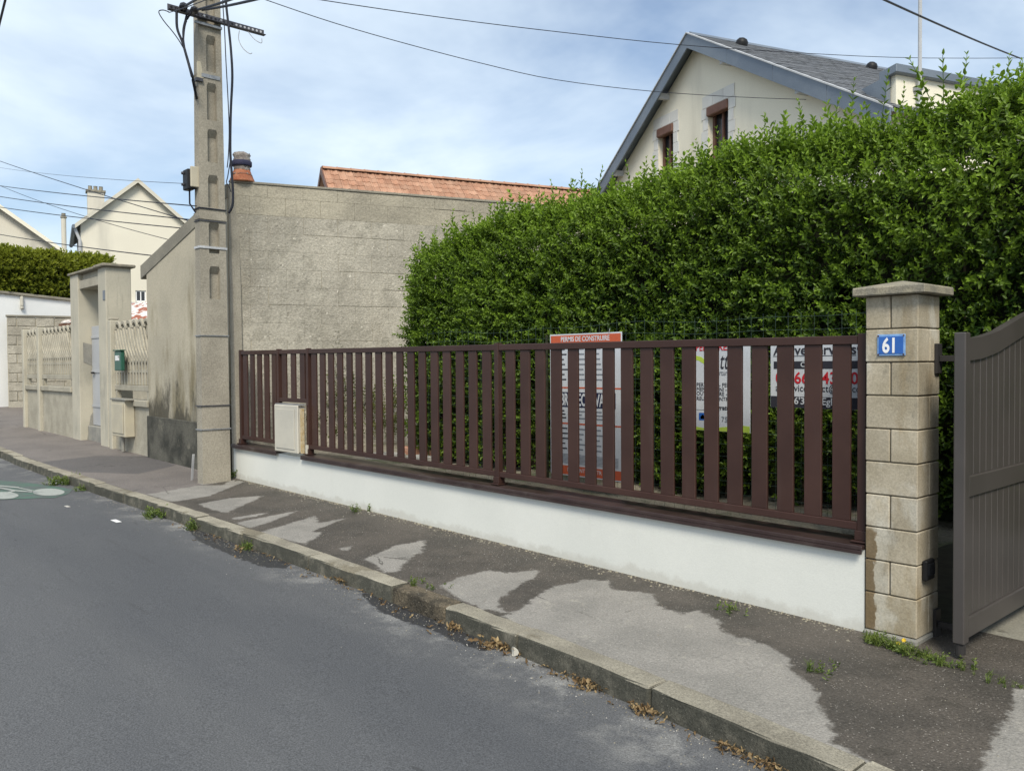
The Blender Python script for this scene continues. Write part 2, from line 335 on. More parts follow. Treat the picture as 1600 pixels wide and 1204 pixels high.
# pavement: worn tarmac, damp areas and dry patches of their own outline
m = Mat('pavement_tarmac', .85, .3)
dry = m.attr('dry')['Fac']; left = m.attr('old')['Fac']
wob = m.math('MULTIPLY', m.math('SUBTRACT', m.noise(11, 7, .7), .5), .17)
mask = m.rng(m.math('ADD', dry, wob), -.018, .022)
damp = m.mix(m.rng(m.noise(1.7, 6, .6), .38, .62), (.066, .059, .050), (.094, .082, .069))
damp = m.mix(m.rng(m.noise(3.1, 6, .6), .58, .66, 0, .5), damp, (.05, .045, .036))
dr = m.mix(m.rng(m.noise(2.3, 6, .6), .35, .65), (.22, .21, .19), (.275, .26, .235))
dr = m.mix(m.rng(m.noise(6, 6, .7), .60, .68, 0, .5), dr, (.36, .34, .29))
old = m.mix(m.rng(m.noise(1.2, 6, .6), .35, .65), (.15, .134, .125), (.185, .165, .152))
old = m.mix(m.rng(m.attr('patch')['Fac'], -.03, .03, 0, .7), old, (.085, .082, .084))
damp = m.mix(m.rng(m.math('ADD', left, m.math('MULTIPLY', wob, 2)), -.15, .15), damp, old)
c = m.mix(mask, damp, dr)
agg = m.voro(52); fn = m.noise(80, 3, .85)
c = m.scale(c, m.math('ADD', m.math('MULTIPLY', m.math('SUBTRACT', fn, .5), m.rng(mask, 0, 1, 2.4, 1.7)), 1.0))
ck = m.voro(.8, 'DISTANCE_TO_EDGE')['Distance']
ck2 = m.math('ADD', ck, m.math('MULTIPLY', m.math('SUBTRACT', m.noise(6, 5, .7), .5), .09))
crk = m.math('MULTIPLY', m.rng(m.math('ABSOLUTE', ck2), .0, .009, 1, 0), m.rng(m.noise(1.1, 3), .5, .6))
c = m.mix(m.math('MULTIPLY', crk, .75), c, (.045, .04, .034))
sel = m.rng(m.noise(30, 2), .44, .56)
c = m.mix(m.math('MULTIPLY', sel, m.rng(agg['Distance'], .10, .26, .75, 0)), c, (.36, .33, .29))
m.set('Base Color', c); m.set('Roughness', m.rng(mask, 0, 1, .68, .92)); m.bump(m.math('ADD', fn, agg['Distance']), .7, .005); M['pave'] = m.m
# kerb stones: pale worn arris, exposed aggregate, grime on the upright face
m = Mat('kerb_concrete', .9, .25)
c = m.mix(m.rng(m.noise(3, 6, .6), .35, .65), (.235, .215, .17), (.315, .29, .23))
c = m.mix(m.rng(m.noise(1.1, 7, .65), .55, .60, 0, .75), c, (.155, .135, .095))
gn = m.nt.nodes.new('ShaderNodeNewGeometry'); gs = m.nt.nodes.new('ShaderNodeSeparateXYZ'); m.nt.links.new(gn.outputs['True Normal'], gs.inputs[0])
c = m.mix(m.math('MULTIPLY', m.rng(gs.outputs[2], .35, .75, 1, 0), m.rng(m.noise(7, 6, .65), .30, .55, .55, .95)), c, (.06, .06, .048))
agg = m.voro(70); fn = m.noise(95, 3, .8)
c = m.scale(c, m.rng(fn, .25, .75, .62, 1.38)); c = m.mix(m.math('MULTIPLY', m.rng(m.noise(19, 3), .48, .62), m.rng(agg['Distance'], .10, .26, .55, 0)), c, (.42, .39, .32))
c = m.scale(c, m.math('ADD', m.math('MULTIPLY', m.rand(), .3), .85))
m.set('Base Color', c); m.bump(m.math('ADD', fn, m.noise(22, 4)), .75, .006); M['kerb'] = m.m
M['kerbdark'] = matte('dark_worn_kerb', (.14, .115, .08), (.055, .048, .036), 5, 60, .5, .95, 1, .012, streaks=((40, (.33, .28, .2), .6, .68, None, .8),))
# plinth of the shed: black algae
M['plinth'] = matte('black_stained_plinth', (.12, .115, .095), (.045, .045, .038), 2.2, 60, .3, .95, .9, .008, streaks=((4, (.24, .22, .17), .6, .75, None, .6),))

# ------------------------------------------------------------------ ground levels
def zb(x): # pavement height along the walls
    z = -.064+.0115*(-2.34-x)
    if x < -23: z += .035*(min(-23-x, 6))
    return z
def zk(x): return zb(x)-.035
KP = [surf(px, py, lambda x, y: zk(x)) for px, py in ((0, 705), (105, 742), (200, 775), (400, 838), (590, 910), (780, 985), (1000, 1060), (1300, 1204))]
kx = [p.x for p in KP]; ky = [p.y for p in KP]
kfit = np.polyfit(kx, ky, 3)
def yk(x): xx = min(max(x, -19.5), -1.4); return float(np.polyval(kfit, xx))
def zpav(x, y):
    t = (y-yk(x))/(5.07-yk(x)); return zk(x)+(zb(x)-zk(x))*max(0, min(t, 1.5))
KH = .12
def zroad(x, y): return zk(x)-KH+.016*min(yk(x)-y, 3.5)-.02*max(0, (yk(x)-y)-3.5)*.6
def grid(name, xs, ys_of, zf, mat, attrs=None, org=(0, 0, 0)):
    ny = len(ys_of(xs[0])); vs = []; fs = []
    for x in xs:
        for y in ys_of(x): vs.append((x, y, zf(x, y)))
    for i in range(len(xs)-1):
        for j in range(ny-1): fs.append((i*ny+j, i*ny+j+1, (i+1)*ny+j+1, (i+1)*ny+j))
    me = bpy.data.meshes.new(name); me.from_pydata(vs, [], fs)
    bm = bmesh.new(); bm.from_mesh(me); bmesh.ops.recalc_face_normals(bm, faces=bm.faces); bm.to_mesh(me); bm.free()
    if me.polygons[0].normal.z < 0: me.flip_normals()
    for p in me.polygons: p.use_smooth = True
    me.materials.append(mat)
    for k, fn_ in (attrs or {}).items():
        a = me.attributes.new(k, 'FLOAT', 'POINT'); a.data.foreach_set('value', np.asarray(fn_(np.array(vs)), dtype=np.float32))
    o = bpy.data.objects.new(name, me); COL.objects.link(o); o['kind'] = 'structure'; return o
def sdf(P, poly): # signed distance, + inside
    P = P[:, :2]; poly = np.array([(p[0], p[1]) for p in poly]); n = len(poly)
    d = np.full(len(P), 1e9); ins = np.zeros(len(P), bool)
    for i in range(n):
        a = poly[i]; b = poly[(i+1) % n]; ab = b-a; t = np.clip(((P-a)@ab)/(ab@ab+1e-12), 0, 1)
        d = np.minimum(d, np.hypot(*(P-a-t[:, None]*ab).T))
        c_ = ((a[1] > P[:, 1]) != (b[1] > P[:, 1])) & (P[:, 0] < (b[0]-a[0])*(P[:, 1]-a[1])/(b[1]-a[1]+1e-12)+a[0]); ins ^= c_
    return np.where(ins, d, -d)
def gp(pts): return [surf(x, y, zpav) for x, y in pts]
DRY = [gp(q) for q in (
    [(311, 787), (356, 778), (412, 774), (394, 783), (352, 801), (319, 792)],
    [(362, 809), (424, 799), (405, 805), (369, 812)],
    [(369, 816), (467, 797), (442, 808), (390, 825)],
    [(405, 832), (450, 818), (491, 806), (499, 816), (540, 809), (506, 823), (487, 830), (506, 831), (476, 850), (446, 842)],
    [(530, 857), (550, 852), (542, 860)],
    [(570, 873), (616, 852), (665, 843), (660, 861), (637, 875), (621, 893), (599, 895), (588, 882)],
    [(688, 916), (718, 901), (764, 890), (789, 894), (845, 890), (838, 901), (806, 917), (782, 933), (780, 946), (790, 957), (750, 950), (710, 932)],
    [(785, 962), (807, 953), (827, 940), (847, 924), (873, 914), (915, 905), (954, 907), (957, 921), (1020, 926), (1027, 946), (1066, 959), (1088, 952), (1123, 967), (1132, 989), (1202, 1007), (1232, 1029), (1237, 1046), (1276, 1077), (1287, 1116), (1300, 1142), (1302, 1160), (1355, 1186), (1400, 1215), (1380, 1290), (1300, 1215), (1000, 1070), (860, 1010)],
    [(1582, 1079), (1640, 1050), (1800, 1150), (1700, 1400), (1500, 1330), (1534, 1204), (1543, 1169), (1558, 1151), (1552, 1138), (1569, 1129), (1580, 1107)])]
PATCH = gp([(60, 722), (150, 712), (235, 712), (275, 727), (215, 740), (120, 737)])
MUD = gp([(225, 772), (310, 757), (345, 757), (360, 748), (385, 752), (330, 775), (265, 785)])
def dryf(P):
    d = np.full(len(P), -9.0)
    for q in DRY: d = np.maximum(d, sdf(P, q))
    return np.maximum(d, sdf(P, MUD)-.03)
def oldf(P): return np.clip((-11.0-P[:, 0]-.35*(P[:, 1]-4.2)), -1, 1)
xs = list(np.arange(-26, -13, .15))+list(np.arange(-13, 4.01, .035))
ty = np.linspace(0, 1, 48)
KW = .15
grid('pavement', xs, lambda x: [yk(x)+KW+(5.60-yk(x)-KW)*t for t in ty], zpav, M['pave'], {'dry': dryf, 'old': oldf, 'patch': lambda P: sdf(P, PATCH)})
grid('side_pavement', list(np.linspace(-46, -23.3, 40)), lambda x: list(np.linspace(3.5, 13, 20)), lambda x, y: zb(x)-.008+.004*math.sin(x*3+y*2), M['pave'], {'dry': lambda P: np.full(len(P), -9.), 'old': lambda P: np.ones(len(P)), 'patch': lambda P: np.full(len(P), -9.)})
rx = list(np.arange(-60, -16, 1.0))+list(np.arange(-16, 4, .06))+list(np.arange(4, 30, 1.0))
rt_ = np.r_[0, np.geomspace(.003, 1, 56)]
def rq(pts): return [surf(x, y, zroad) for x, y in pts]
WET = [rq([(296, 826), (326, 828), (375, 848), (450, 878), (446, 886), (412, 884), (375, 869), (319, 847)]), rq([(570, 928), (605, 938), (669, 968), (697, 977), (760, 1005), (753, 1014), (711, 997), (672, 979), (634, 969), (600, 955)])]
def wetf(P): return np.maximum(sdf(P, WET[0]), sdf(P, WET[1]))+.03
def gutt(P):
    return np.array([1-min(1, max(0, (yk(x)-y)/(.55+.35*max(0, min(1, (x+7)/5))))) for x, y, z in P])
grid('road', rx, lambda x: [yk(x)+.05-(yk(x)+9)*t for t in rt_], zroad, M['road'], {'gutter': gutt, 'wet': wetf})
g = MB(); g.add([(-400, -400, -.75), (400, -400, -.75), (400, 400, -.75), (-400, 400, -.75)], [(0, 1, 2, 3)])
g.build('ground', M['earth'], recalc=False, kind='structure')
far = MB(); far.box(-60, 30, -40, -9.02, -.7, -.02); far.build('far_pavement', M['pave'], kind='structure')
lot = grid('lot_ground', list(np.linspace(-14.5, -2.05, 40)), lambda x: list(np.linspace(5.28, 16, 30)), lambda x, y: .44+.03*math.sin(x*2.1+y*1.3)+.02*math.sin(x*5+y*3.3), M['soil'])
lot.data.materials[0] = M['soil']
grid('driveway', list(np.linspace(-2.05, 7, 40)), lambda x: list(np.linspace(5.55, 22, 30)), lambda x, y: zb(x)+.008+.006*(y-5.5), M['conc'])

# kerb stones
kerb = thing('kerb', (-6, 3.5, -.2), None, None); kerb['kind'] = 'structure'
joints = [4.0, 2.9, 1.75, .65, -.5, -1.62, -2.75, -3.85, -4.62, -5.30, -6.6, -7.9, -9.0, -10.1, -11.2, -12.3, -13.4, -14.5, -15.6, -16.7, -17.8, -18.9, -20, -21.1]
for a, b in zip(joints[:-1], joints[1:]):
    jz, jy = random.uniform(-.008, .008), random.uniform(-.008, .008); q = MB(); n = 6
    xs_ = [a-.007+(b+.007-a)*i/n for i in range(n+1)]
    for i in range(n):
        P = []
        for zlev in (-.30, 0):
            for (x, dy) in ((xs_[i], 0), (xs_[i+1], 0), (xs_[i+1], KW+.008), (xs_[i], KW+.008)):
                y = yk(x)+dy+jy; z = zpav(x, y)+.006+jz if zlev == 0 else zk(x)+zlev
                P.append((x, y-(.012 if zlev and not dy else 0), z))
        q.hexa(P)
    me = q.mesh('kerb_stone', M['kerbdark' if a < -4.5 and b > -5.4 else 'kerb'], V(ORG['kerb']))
    bm = bmesh.new(); bm.from_mesh(me); bmesh.ops.remove_doubles(bm, verts=bm.verts, dist=.0005)
    inner = [f for f in bm.faces if abs(f.normal.x) > .9 and min(abs(v.co.x+ORG['kerb'].x-xs_[0]) for v in f.verts) > .01 and min(abs(v.co.x+ORG['kerb'].x-xs_[-1]) for v in f.verts) > .01]
    bmesh.ops.delete(bm, geom=inner, context='FACES')
    bmesh.ops.recalc_face_normals(bm, faces=bm.faces)
    ed = [e for e in bm.edges if len(e.link_faces) == 2 and e.calc_face_angle(0) > .6]
    bmesh.ops.bevel(bm, geom=ed, offset=.016, segments=2, affect='EDGES', profile=.5)
    for v in bm.verts: v.co += V((0, random.gauss(0, .0025), random.gauss(0, .002)))
    bm.to_mesh(me); bm.free()
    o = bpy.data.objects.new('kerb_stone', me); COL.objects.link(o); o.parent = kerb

# bicycle marking on the road (green box, white cycle symbol)
def rp_(px, py, dz=.004): P = surf(px, py, zroad); return V((P.x, P.y, zroad(P.x, P.y)+dz))
mk = thing('bicycle_marking', rp_(60, 768, 0), None, None); mk['kind'] = 'structure'
q = MB(); q.add([rp_(x, y) for x, y in ((-40, 748), (30, 752.5), (80, 759), (114, 764.5), (108, 771), (86, 777.5), (30, 779.5), (-40, 782))], [tuple(range(8))]); o = q.build('green_box', M['marking'], mk, recalc=False)
for cx_, cy_ in ((76, 769.2), (4, 774.5)):
    q = MB(); n = 28; vs = [rp_(cx_+25*math.cos(6.2832*k/n), cy_+5.6*math.sin(6.2832*k/n), .008) for k in range(n)]; vs += [rp_(cx_+21*math.cos(6.2832*k/n), cy_+4.2*math.sin(6.2832*k/n), .008) for k in range(n)]
    q.add(vs, [(k, (k+1) % n, n+(k+1) % n, n+k) for k in range(n)]+[tuple(n+k for k in range(n))]); q.build('wheel_symbol', M['markwhite'], mk, recalc=False)
q = MB()
for pts in (((50, 768), (28, 763), (26, 761.4), (54, 767)), ((28, 763), (-6, 760), (-6, 758.2), (30, 761.4)), ((50, 770), (20, 767.5), (20, 765.8), (50, 768)), ((20, 767.5), (-6, 762.4), (-6, 760.6), (24, 766)), ((24, 768), (10, 772), (5, 771), (20, 767))):
    q.add([rp_(x, y, .0095) for x, y in pts], [(0, 1, 2, 3)])
q.build('frame_symbol', M['markwhite'], mk, recalc=False)
for nm in [c for c in mk.children]:
    bm = bmesh.new(); bm.from_mesh(nm.data)
    for f in bm.faces:
        f.normal_update()
        if f.normal.z < 0: f.normal_flip()
    bm.to_mesh(nm.data); bm.free()

# ------------------------------------------------------------------ white low wall + brown slat fence
YW = 5.085
XL, XR = -11.42, -2.372
SL = .0048
def zs(x): return .478+SL*(-2.37-x)         # sill top
def zt(x): return 1.768+.0062*(-2.37-x)     # top of the fence
lw = thing('low_wall', ((XL+XR)/2, 5.18, 0), 'long low white rendered wall under the brown slat fence', 'wall')
q = MB(); q.prism([(XL, YW, -.25), (XR, YW, -.25), (XR, YW, zs(XR)-.032), (XL, YW, zs(XL)-.032)], (0, .19, 0)); q.build('wall', M['white'], lw)
xb0, xb1 = yp(432, 600, 5.05).x, yp(467, 600, 5.05).x
for a, b in ((XL, xb0-.03), (xb1+.02, XR)):
    q = MB(); y0, y1 = 5.045, 5.305
    q.hexa([(a, y0, zs(a)-.03), (b, y0, zs(b)-.03), (b, y1, zs(b)-.03), (a, y1, zs(a)-.03), (a, y0, zs(a)-.004), (b, y0, zs(b)-.004), (b, y1, zs(b)+.004), (a, y1, zs(a)+.004)])
    q.hexa([(a, y0, zs(a)-.055), (b, y0, zs(b)-.055), (b, y0+.003, zs(b)-.055), (a, y0+.003, zs(a)-.055), (a, y0, zs(a)-.0302), (b, y0, zs(b)-.0302), (b, y0+.003, zs(b)-.0302), (a, y0+.003, zs(a)-.0302)])
    q.build('coping', M['browncap'], lw, bevel=.003)
fen = thing('slat_fence', ((XL+XR)/2, 5.18, zs(-7)), 'long brown metal fence of upright slats on the white wall', 'fence')
YF = 5.15; FH = .022
px_posts = [yp(378, 620, YF).x, yp(436.5, 590, YF).x, yp(483, 620, YF).x, yp(779, 650, YF).x, yp(1349, 680, YF).x]
pw = .027
for i, x in enumerate(px_posts):
    q = MB(); zb0 = zs(x)+.004; zt0 = zt(x)+.012
    if i == 1: zb0 = yp(440, 636, YF).z
    q.box(x-pw, x+pw, YF-pw, YF+pw, zb0, zt0); po = q.build('post', M['brown'], fen, bevel=.003)
    if i != 1:
        q = MB(); q.box(x-.055, x+.055, YF-.06, YF+.06, zb0, zb0+.012)
        q.prism([(x-pw-.012, YF-pw-.012, zb0+.012), (x+pw+.012, YF-pw-.012, zb0+.012), (x+pw+.012, YF+pw+.012, zb0+.012), (x-pw-.012, YF+pw+.012, zb0+.012)], (0, 0, .06)); q.build('foot_plate', M['brown'], po, bevel=.003)
def rail(a, b, zf, h, name):
    q = MB(); y0, y1 = YF-.0225, YF+.0225
    q.hexa([(a, y0, zf(a)), (b, y0, zf(b)), (b, y1, zf(b)), (a, y1, zf(a)), (a, y0, zf(a)+h), (b, y0, zf(b)+h), (b, y1, zf(b)+h), (a, y1, zf(a)+h)])
    q.build(name, M['brown'], fen, bevel=.004)
zrail_short = yp(458, 628, YF).z
q = MB(); q.box(-.06, .06, -.011, .011, 0, 1); slat_me = q.mesh('slat', M['brown'], bevel=.004)
def slat(x, z0, z1):
    o = piece('slat', slat_me, (x+random.gauss(0, .0012), YF, z0), fen, (random.gauss(0, .001), random.gauss(0, .0012), random.gauss(0, .02))); o.scale = (1, 1, z1-z0); return o
for s_, n in ((0, 5), (1, 3), (2, 17), (3, 17)):
    a, b = px_posts[s_]+pw, px_posts[s_+1]-pw
    rail(a, b, lambda x: zt(x)-.055, .055, 'top_rail')
    zbf = (lambda x: zs(x)+.075) if s_ != 1 else (lambda x: zrail_short)
    rail(a, b, zbf, .05, 'bottom_rail')
    if s_ > 1:
        c0_, c1_ = ((-9.236, -6.008), (-5.680, -2.550))[s_-2]; cs = [c0_+(c1_-c0_)*k/16 for k in range(17)]
    else:
        pit = (b-a)/n; cs = [a+pit*(k+.5) for k in range(n)]
    for x in cs: slat(x, zbf(x)+.048, zt(x)-.053)
# meter box on the wall
mb = thing('meter_box', ((xb0+xb1)/2, 5.08, yp(452, 706, 5.05).z), 'cream electricity meter box on the white wall under the short slats', 'meter box')
zb_, zt_ = yp(433, 703, 5.02).z, yp(433, 633, 5.02).z
q = MB(); q.box(xb0, xb1, 5.045, 5.13, zb_, zt_); q.build('casing', M['meter'], mb, bevel=.008)
q = MB(); q.box(xb0-.012, xb1+.012, 5.018, 5.044, zb_-.012, zt_+.012); q.build('door', M['meter'], mb, bevel=.010)
q = MB(); q.box(xb0+.04, xb1-.06, 5.010, 5.017, zb_+.035, zt_-.04); q.build('door_panel', M['meter'], mb, bevel=.004)
q = MB(); q.box(xb1+.001, xb1+.020, 5.06, 5.11, zb_-.01, zt_-.03); q.build('filler_strip', M['foam'], mb, bevel=.004)
q = MB(); q.box(xb0-.006, xb1+.03, 5.03, 5.14, zt_+.013, zt_+.024); q.build('lid', M['steel'], mb, bevel=.003)
q = MB(); q.box(xb1+.045, xb1+.085, 5.10, 5.17, zs(xb1)+.005, zs(xb1)+.12); q.build('packing_block', M['meter'], mb, bevel=.003)

# ------------------------------------------------------------------ stone pillar
PX0, PX1, PY0, PY1 = -2.362, -2.052, 5.073, 5.383
pil = thing('stone_pillar', (-2.207, 5.228, -.05), 'tall sandy stone block gate pillar carrying the number plate', 'pillar')
q = MB(); q.box(PX0+.012, PX1-.012, PY0+.012, PY1-.012, -.2, 2.0); q.build('core', M['mortar'], pil)
ztop = 2.0; g_ = .0035
for k in range(10):
    z1 = ztop-.2*k-g_; z0 = ztop-.2*(k+1)+g_
    if k == 9: z0 = -.03
    xm = (PX0+PX1)/2-.006; ym = (PY0+PY1)/2+.01
    parts = [(PX0, xm-.004, PY0, PY1), (xm+.004, PX1, PY0, PY1)] if k % 2 == 0 else [(PX0, PX1, PY0, ym-.004), (PX0, PX1, ym+.004, PY1)]
    if k == 9: parts = [(PX0, PX1, PY0, ym-.004), (PX0, PX1, ym+.004, PY1)]
    for (x0, x1, y0, y1) in parts:
        e = [random.uniform(-.0025, .0025) for _ in range(4)]
        q = MB(); q.box(x0+(e[0] if x0 == PX0 else 0), x1+(e[1] if x1 == PX1 else 0), y0+(e[2] if y0 == PY0 else 0), y1, z0, z1); q.build('block', M['lime'], pil, bevel=.005)
q = MB(); q.box(PX0-.01, PX1+.004, PY0-.012, PY1+.01, -.2, -.034); q.build('footing', M['creamgrey'], pil, bevel=.012)
cx0, cx1, cy0, cy1 = PX0-.06, PX1+.06, PY0-.06, PY1+.06; cz = 2.0
q = MB(); cm = V(((cx0+cx1)/2, (cy0+cy1)/2, cz+.095))
b4 = [V((cx0, cy0, cz)), V((cx1, cy0, cz)), V((cx1, cy1, cz)), V((cx0, cy1, cz))]; t4 = [p+V((0, 0, .05)) for p in b4]
q.add(b4+t4+[cm], [(3, 2, 1, 0), (0, 1, 5, 4), (1, 2, 6, 5), (2, 3, 7, 6), (3, 0, 4, 7), (4, 5, 8), (5, 6, 8), (6, 7, 8), (7, 4, 8)])
q.build('cap', M['limecap'], pil, bevel=.006)

def textmesh(body, size, o, rt, up, nrm, mat, parent, name='lettering', sx=1.0, align='LEFT', bold=0, shear=0, fit=None):
    cu = bpy.data.curves.new(name, 'FONT'); cu.body = body; cu.size = size; cu.align_x = align; cu.extrude = .0006; cu.offset = bold; cu.shear = shear; cu.resolution_u = 3
    ob = bpy.data.objects.new(name+'_tmp', cu); COL.objects.link(ob); bpy.context.view_layer.update()
    me = bpy.data.meshes.new_from_object(ob.evaluated_get(bpy.context.evaluated_depsgraph_get()))
    bpy.data.objects.remove(ob); bpy.data.curves.remove(cu); me.name = name
    base = ORG[parent.name]
    if fit: sx = fit/max(v.co.x for v in me.vertices)
    for v in me.vertices:
        v.co = V(o)+V(rt)*v.co.x*sx+V(up)*v.co.y+V(nrm)*(v.co.z+.0008)-base
    me.materials.clear(); me.materials.append(mat)
    r = bpy.data.objects.new(name, me); COL.objects.link(r); r.parent = parent; ORG[r.name] = base; return r
XA, NA = V((1, 0, 0)), V((0, -1, 0))
s0, s1 = yp(1371, 556, 5.066), yp(1415, 521.5, 5.066)
ns = thing('house_number_sign', ((s0.x+s1.x)/2, 5.07, s0.z), 'small blue enamel plate with white number 61 on the pillar', 'sign')
q = MB(); q.box(s0.x, s1.x, 5.060, 5.070, s0.z, s1.z); q.build('plate_rim', M['bluerim'], ns, bevel=.003)
q = MB(); q.box(s0.x+.011, s1.x-.011, 5.0575, 5.0605, s0.z+.012, s1.z-.013); q.build('plate', M['blue'], ns, bevel=.001)
textmesh('61', .122, ((s0.x+s1.x)/2-.006, 5.0565, s0.z+.021), XA, UP, NA, M['enamel'], ns, 'digits', .74, 'CENTER', .0035)
for ux in (s0.x+.008, s1.x-.008):
    for uz in (s0.z+.008, s1.z-.008):
        q = MB(); q.tube([(ux, 5.0605, uz), (ux, 5.056, uz)], .005, 8); q.build('screw', M['rustdot'], ns)
pc = thing('photocell', (-2.045, 5.14, .46), 'small black photocell box on the side of the stone pillar', 'sensor')
a, b = xp(1445, 908, PX1+.02), xp(1458, 871, PX1+.02)
q = MB(); q.box(PX1+.001, PX1+.032, min(a.y, b.y), max(a.y, b.y), a.z, b.z); q.build('housing', M['black'], pc, bevel=.008)
q = MB(); q.box(PX1+.033, PX1+.038, min(a.y, b.y)+.014, max(a.y, b.y)-.014, a.z+.03, b.z-.02); q.build('lens', M['glass'], pc, bevel=.002)

# ------------------------------------------------------------------ gate leaf, swung open along the drive
gx = -1.795
gb = xp(1500, 1008, gx); gy = xp(1508, 800, gx).y-.05
gate = thing('driveway_gate', (gx, gy, -.03), 'dark taupe metal gate swung open, with boards and curved top rail', 'gate')
gt = xp(1500, 519, gx).z
q = MB(); q.box(gx-.034, gx+.028, gy-.035, gy+.04, gb.z+.01, gt); q.build('hinge_post', M['gate'], gate, bevel=.006)
q = MB(); q.tube([(gx-.003, gy, gb.z-.05), (gx-.003, gy, gb.z+.02)], .028, 12); q.build('pivot', M['gatedark'], gate)
L = 2.2; y0g = gy+.04
def topz(t): return float(np.interp(t, [0, .12, .227, .447, .69, .95, 1.2, 1.5, 1.8, 2.2], [1.733, 1.737, 1.748, 1.779, 1.836, 1.896, 1.95, 2.0, 2.03, 2.04]))
n = 28; q = MB()
for i in range(n):
    t0, t1 = L*i/n, L*(i+1)/n; hh = .125
    q.hexa([(gx-.025, y0g+t0, topz(t0)-hh), (gx+.025, y0g+t0, topz(t0)-hh), (gx+.025, y0g+t1, topz(t1)-hh), (gx-.025, y0g+t1, topz(t1)-hh), (gx-.025, y0g+t0, topz(t0)), (gx+.025, y0g+t0, topz(t0)), (gx+.025, y0g+t1, topz(t1)), (gx-.025, y0g+t1, topz(t1))])
q.build('top_rail', M['gate'], gate)
zm = xp(1512, 775, gx).z; zb2 = xp(1512, 992, gx).z
q = MB(); q.box(gx-.025, gx+.025, y0g, y0g+L, zm, zm+.12); q.build('middle_rail', M['gate'], gate, bevel=.006)
q = MB(); q.box(gx-.025, gx+.025, y0g, y0g+L, zb2, zb2+.12); q.build('bottom_rail', M['gate'], gate, bevel=.006)
bw = .098
for i in range(int(L/bw)):
    ya = y0g+i*bw+.003; yb = ya+bw-.006; tm = ya-y0g+bw/2
    q = MB(); q.box(gx-.012, gx+.012, ya, yb, zb2+.118, zm+.002); q.build('board', M['gate'], gate, bevel=.004)
    q = MB(); q.hexa([(gx-.012, ya, zm+.118), (gx+.012, ya, zm+.118), (gx+.012, yb, zm+.118), (gx-.012, yb, zm+.118), (gx-.012, ya, topz(ya-y0g)-.12), (gx+.012, ya, topz(ya-y0g)-.12), (gx+.012, yb, topz(yb-y0g)-.12), (gx-.012, yb, topz(yb-y0g)-.12)]); q.build('board', M['gate'], gate, bevel=.004)
q = MB(); q.box(gx-.025, gx+.025, y0g+L, y0g+L+.08, zb2, topz(L)); q.build('end_stile', M['gate'], gate, bevel=.006)
for zc in (xp(1464, 560, PX1+.01).z, xp(1466, 972, PX1+.01).z):
    q = MB(); q.box(PX1+.002, PX1+.02, 5.30, 5.375, zc-.09, zc+.09); q.box(PX1+.021, gx-.06, 5.325, 5.35, zc-.018, zc+.018); q.tube([(gx-.075, 5.337, zc-.03), (gx-.075, 5.337, zc+.03)], .018, 10); q.build('hinge', M['gatedark'], gate, bevel=.002)
mo = thing('gate_opener', (-1.93, 5.7, .85), 'small pale gate opener housing in the gap behind the pillar', 'gate motor')
q = MB(); q.box(-2.02, -1.88, 5.62, 5.9, .86, .99); q.build('housing', M['door'], mo, bevel=.02)
q = MB(); q.box(-1.99, -1.93, 5.60, 5.619, .89, .93); q.build('release_cover', M['strap'], mo, bevel=.004)
q = MB(); q.box(-2.03, -1.99, 5.66, 5.86, .44, .859); q.build('bracket', M['gatedark'], mo, bevel=.004)

# ------------------------------------------------------------------ concrete block wall (side of the neighbouring shed)
W0 = V((-11.43, 5.10, 0)); TH = 18.6
bw_ = thing('concrete_block_wall', W0, 'tall bare grey concrete block wall beside the utility pole, facing the hedge', 'wall')
NB = V((E1.y, -E1.x, 0))                       # outward face (towards the camera)
WL = 8.2; CH = .254
q = MB(); q.ob(W0-NB*.20+V((0, 0, -.1)), E1*WL, NB*.193, V((0, 0, 4.1))); q.build('mortar_bed', M['joint'], bw_)
rb = random.Random(5)
for k in range(17):
    z0 = -.06+k*CH; z1 = z0+CH-.001
    if k == 16: z1 = 4.175
    s = 0.0; first = True
    while s < WL-.02:
        ln = .25 if (first and k % 2) else .5
        first = False; e = min(s+ln, WL)
        if z1 > .35:
            pr = rb.uniform(-.001, .0015); tilt = rb.uniform(-.002, .002); gap = .0015 if rb.random() < .8 else .008
            q = MB(); o = W0+E1*(s+(0 if s == 0 else gap*.5))-NB*.205+V((0, 0, z0+(.0 if rb.random() < .82 else .007)))
            q.ob(o, E1*(e-s-gap), NB*(.205+pr), V((0, 0, z1-o.z)))
            b = q.build('block', M['blockdark'] if k >= 15 else M['blockwall'], bw_, bevel=.0025)
        s = e
q = MB(); q.ob(W0-NB*.22+V((0, 0, 4.178)), E1*WL, NB*.235, V((0, 0, .035))); q.build('capping', M['shedcap'], bw_, bevel=.006)

# shed with rendered front (lean-to roof falling to the left)
sh = thing('rendered_shed', (-13, 5.1, .1), 'stained beige rendered shed front with sloping top and black stained plinth', 'shed')
def ztp(x): return 4.185+(x+11.43)*.237
xl, xr = -14.73, -11.50
q = MB(); q.prism([(xl, 5.075, -.1), (xr, 5.075, -.1), (xr, 5.075, ztp(xr)-.20), (xl, 5.075, ztp(xl)-.20)], (0, .3, 0)); q.build('front_wall', M['shed'], sh)
q = MB(); q.prism([(xl-.26, 5.062, ztp(xl-.26)-.235), (xr, 5.062, ztp(xr)-.199), (xr, 5.062, ztp(xr)), (xl-.26, 5.062, ztp(xl-.26))], (.9, 3.2, 0)); q.build('roof_slab', M['shedcap'], sh, bevel=.008)
q = MB(); q.prism([(xl-.02, 5.045, -.2), (-11.6, 5.045, -.2), (-11.6, 5.045, .765), (xl-.02, 5.045, .785)], (0, .029, 0)); q.build('plinth', M['plinth'], sh, bevel=.008)
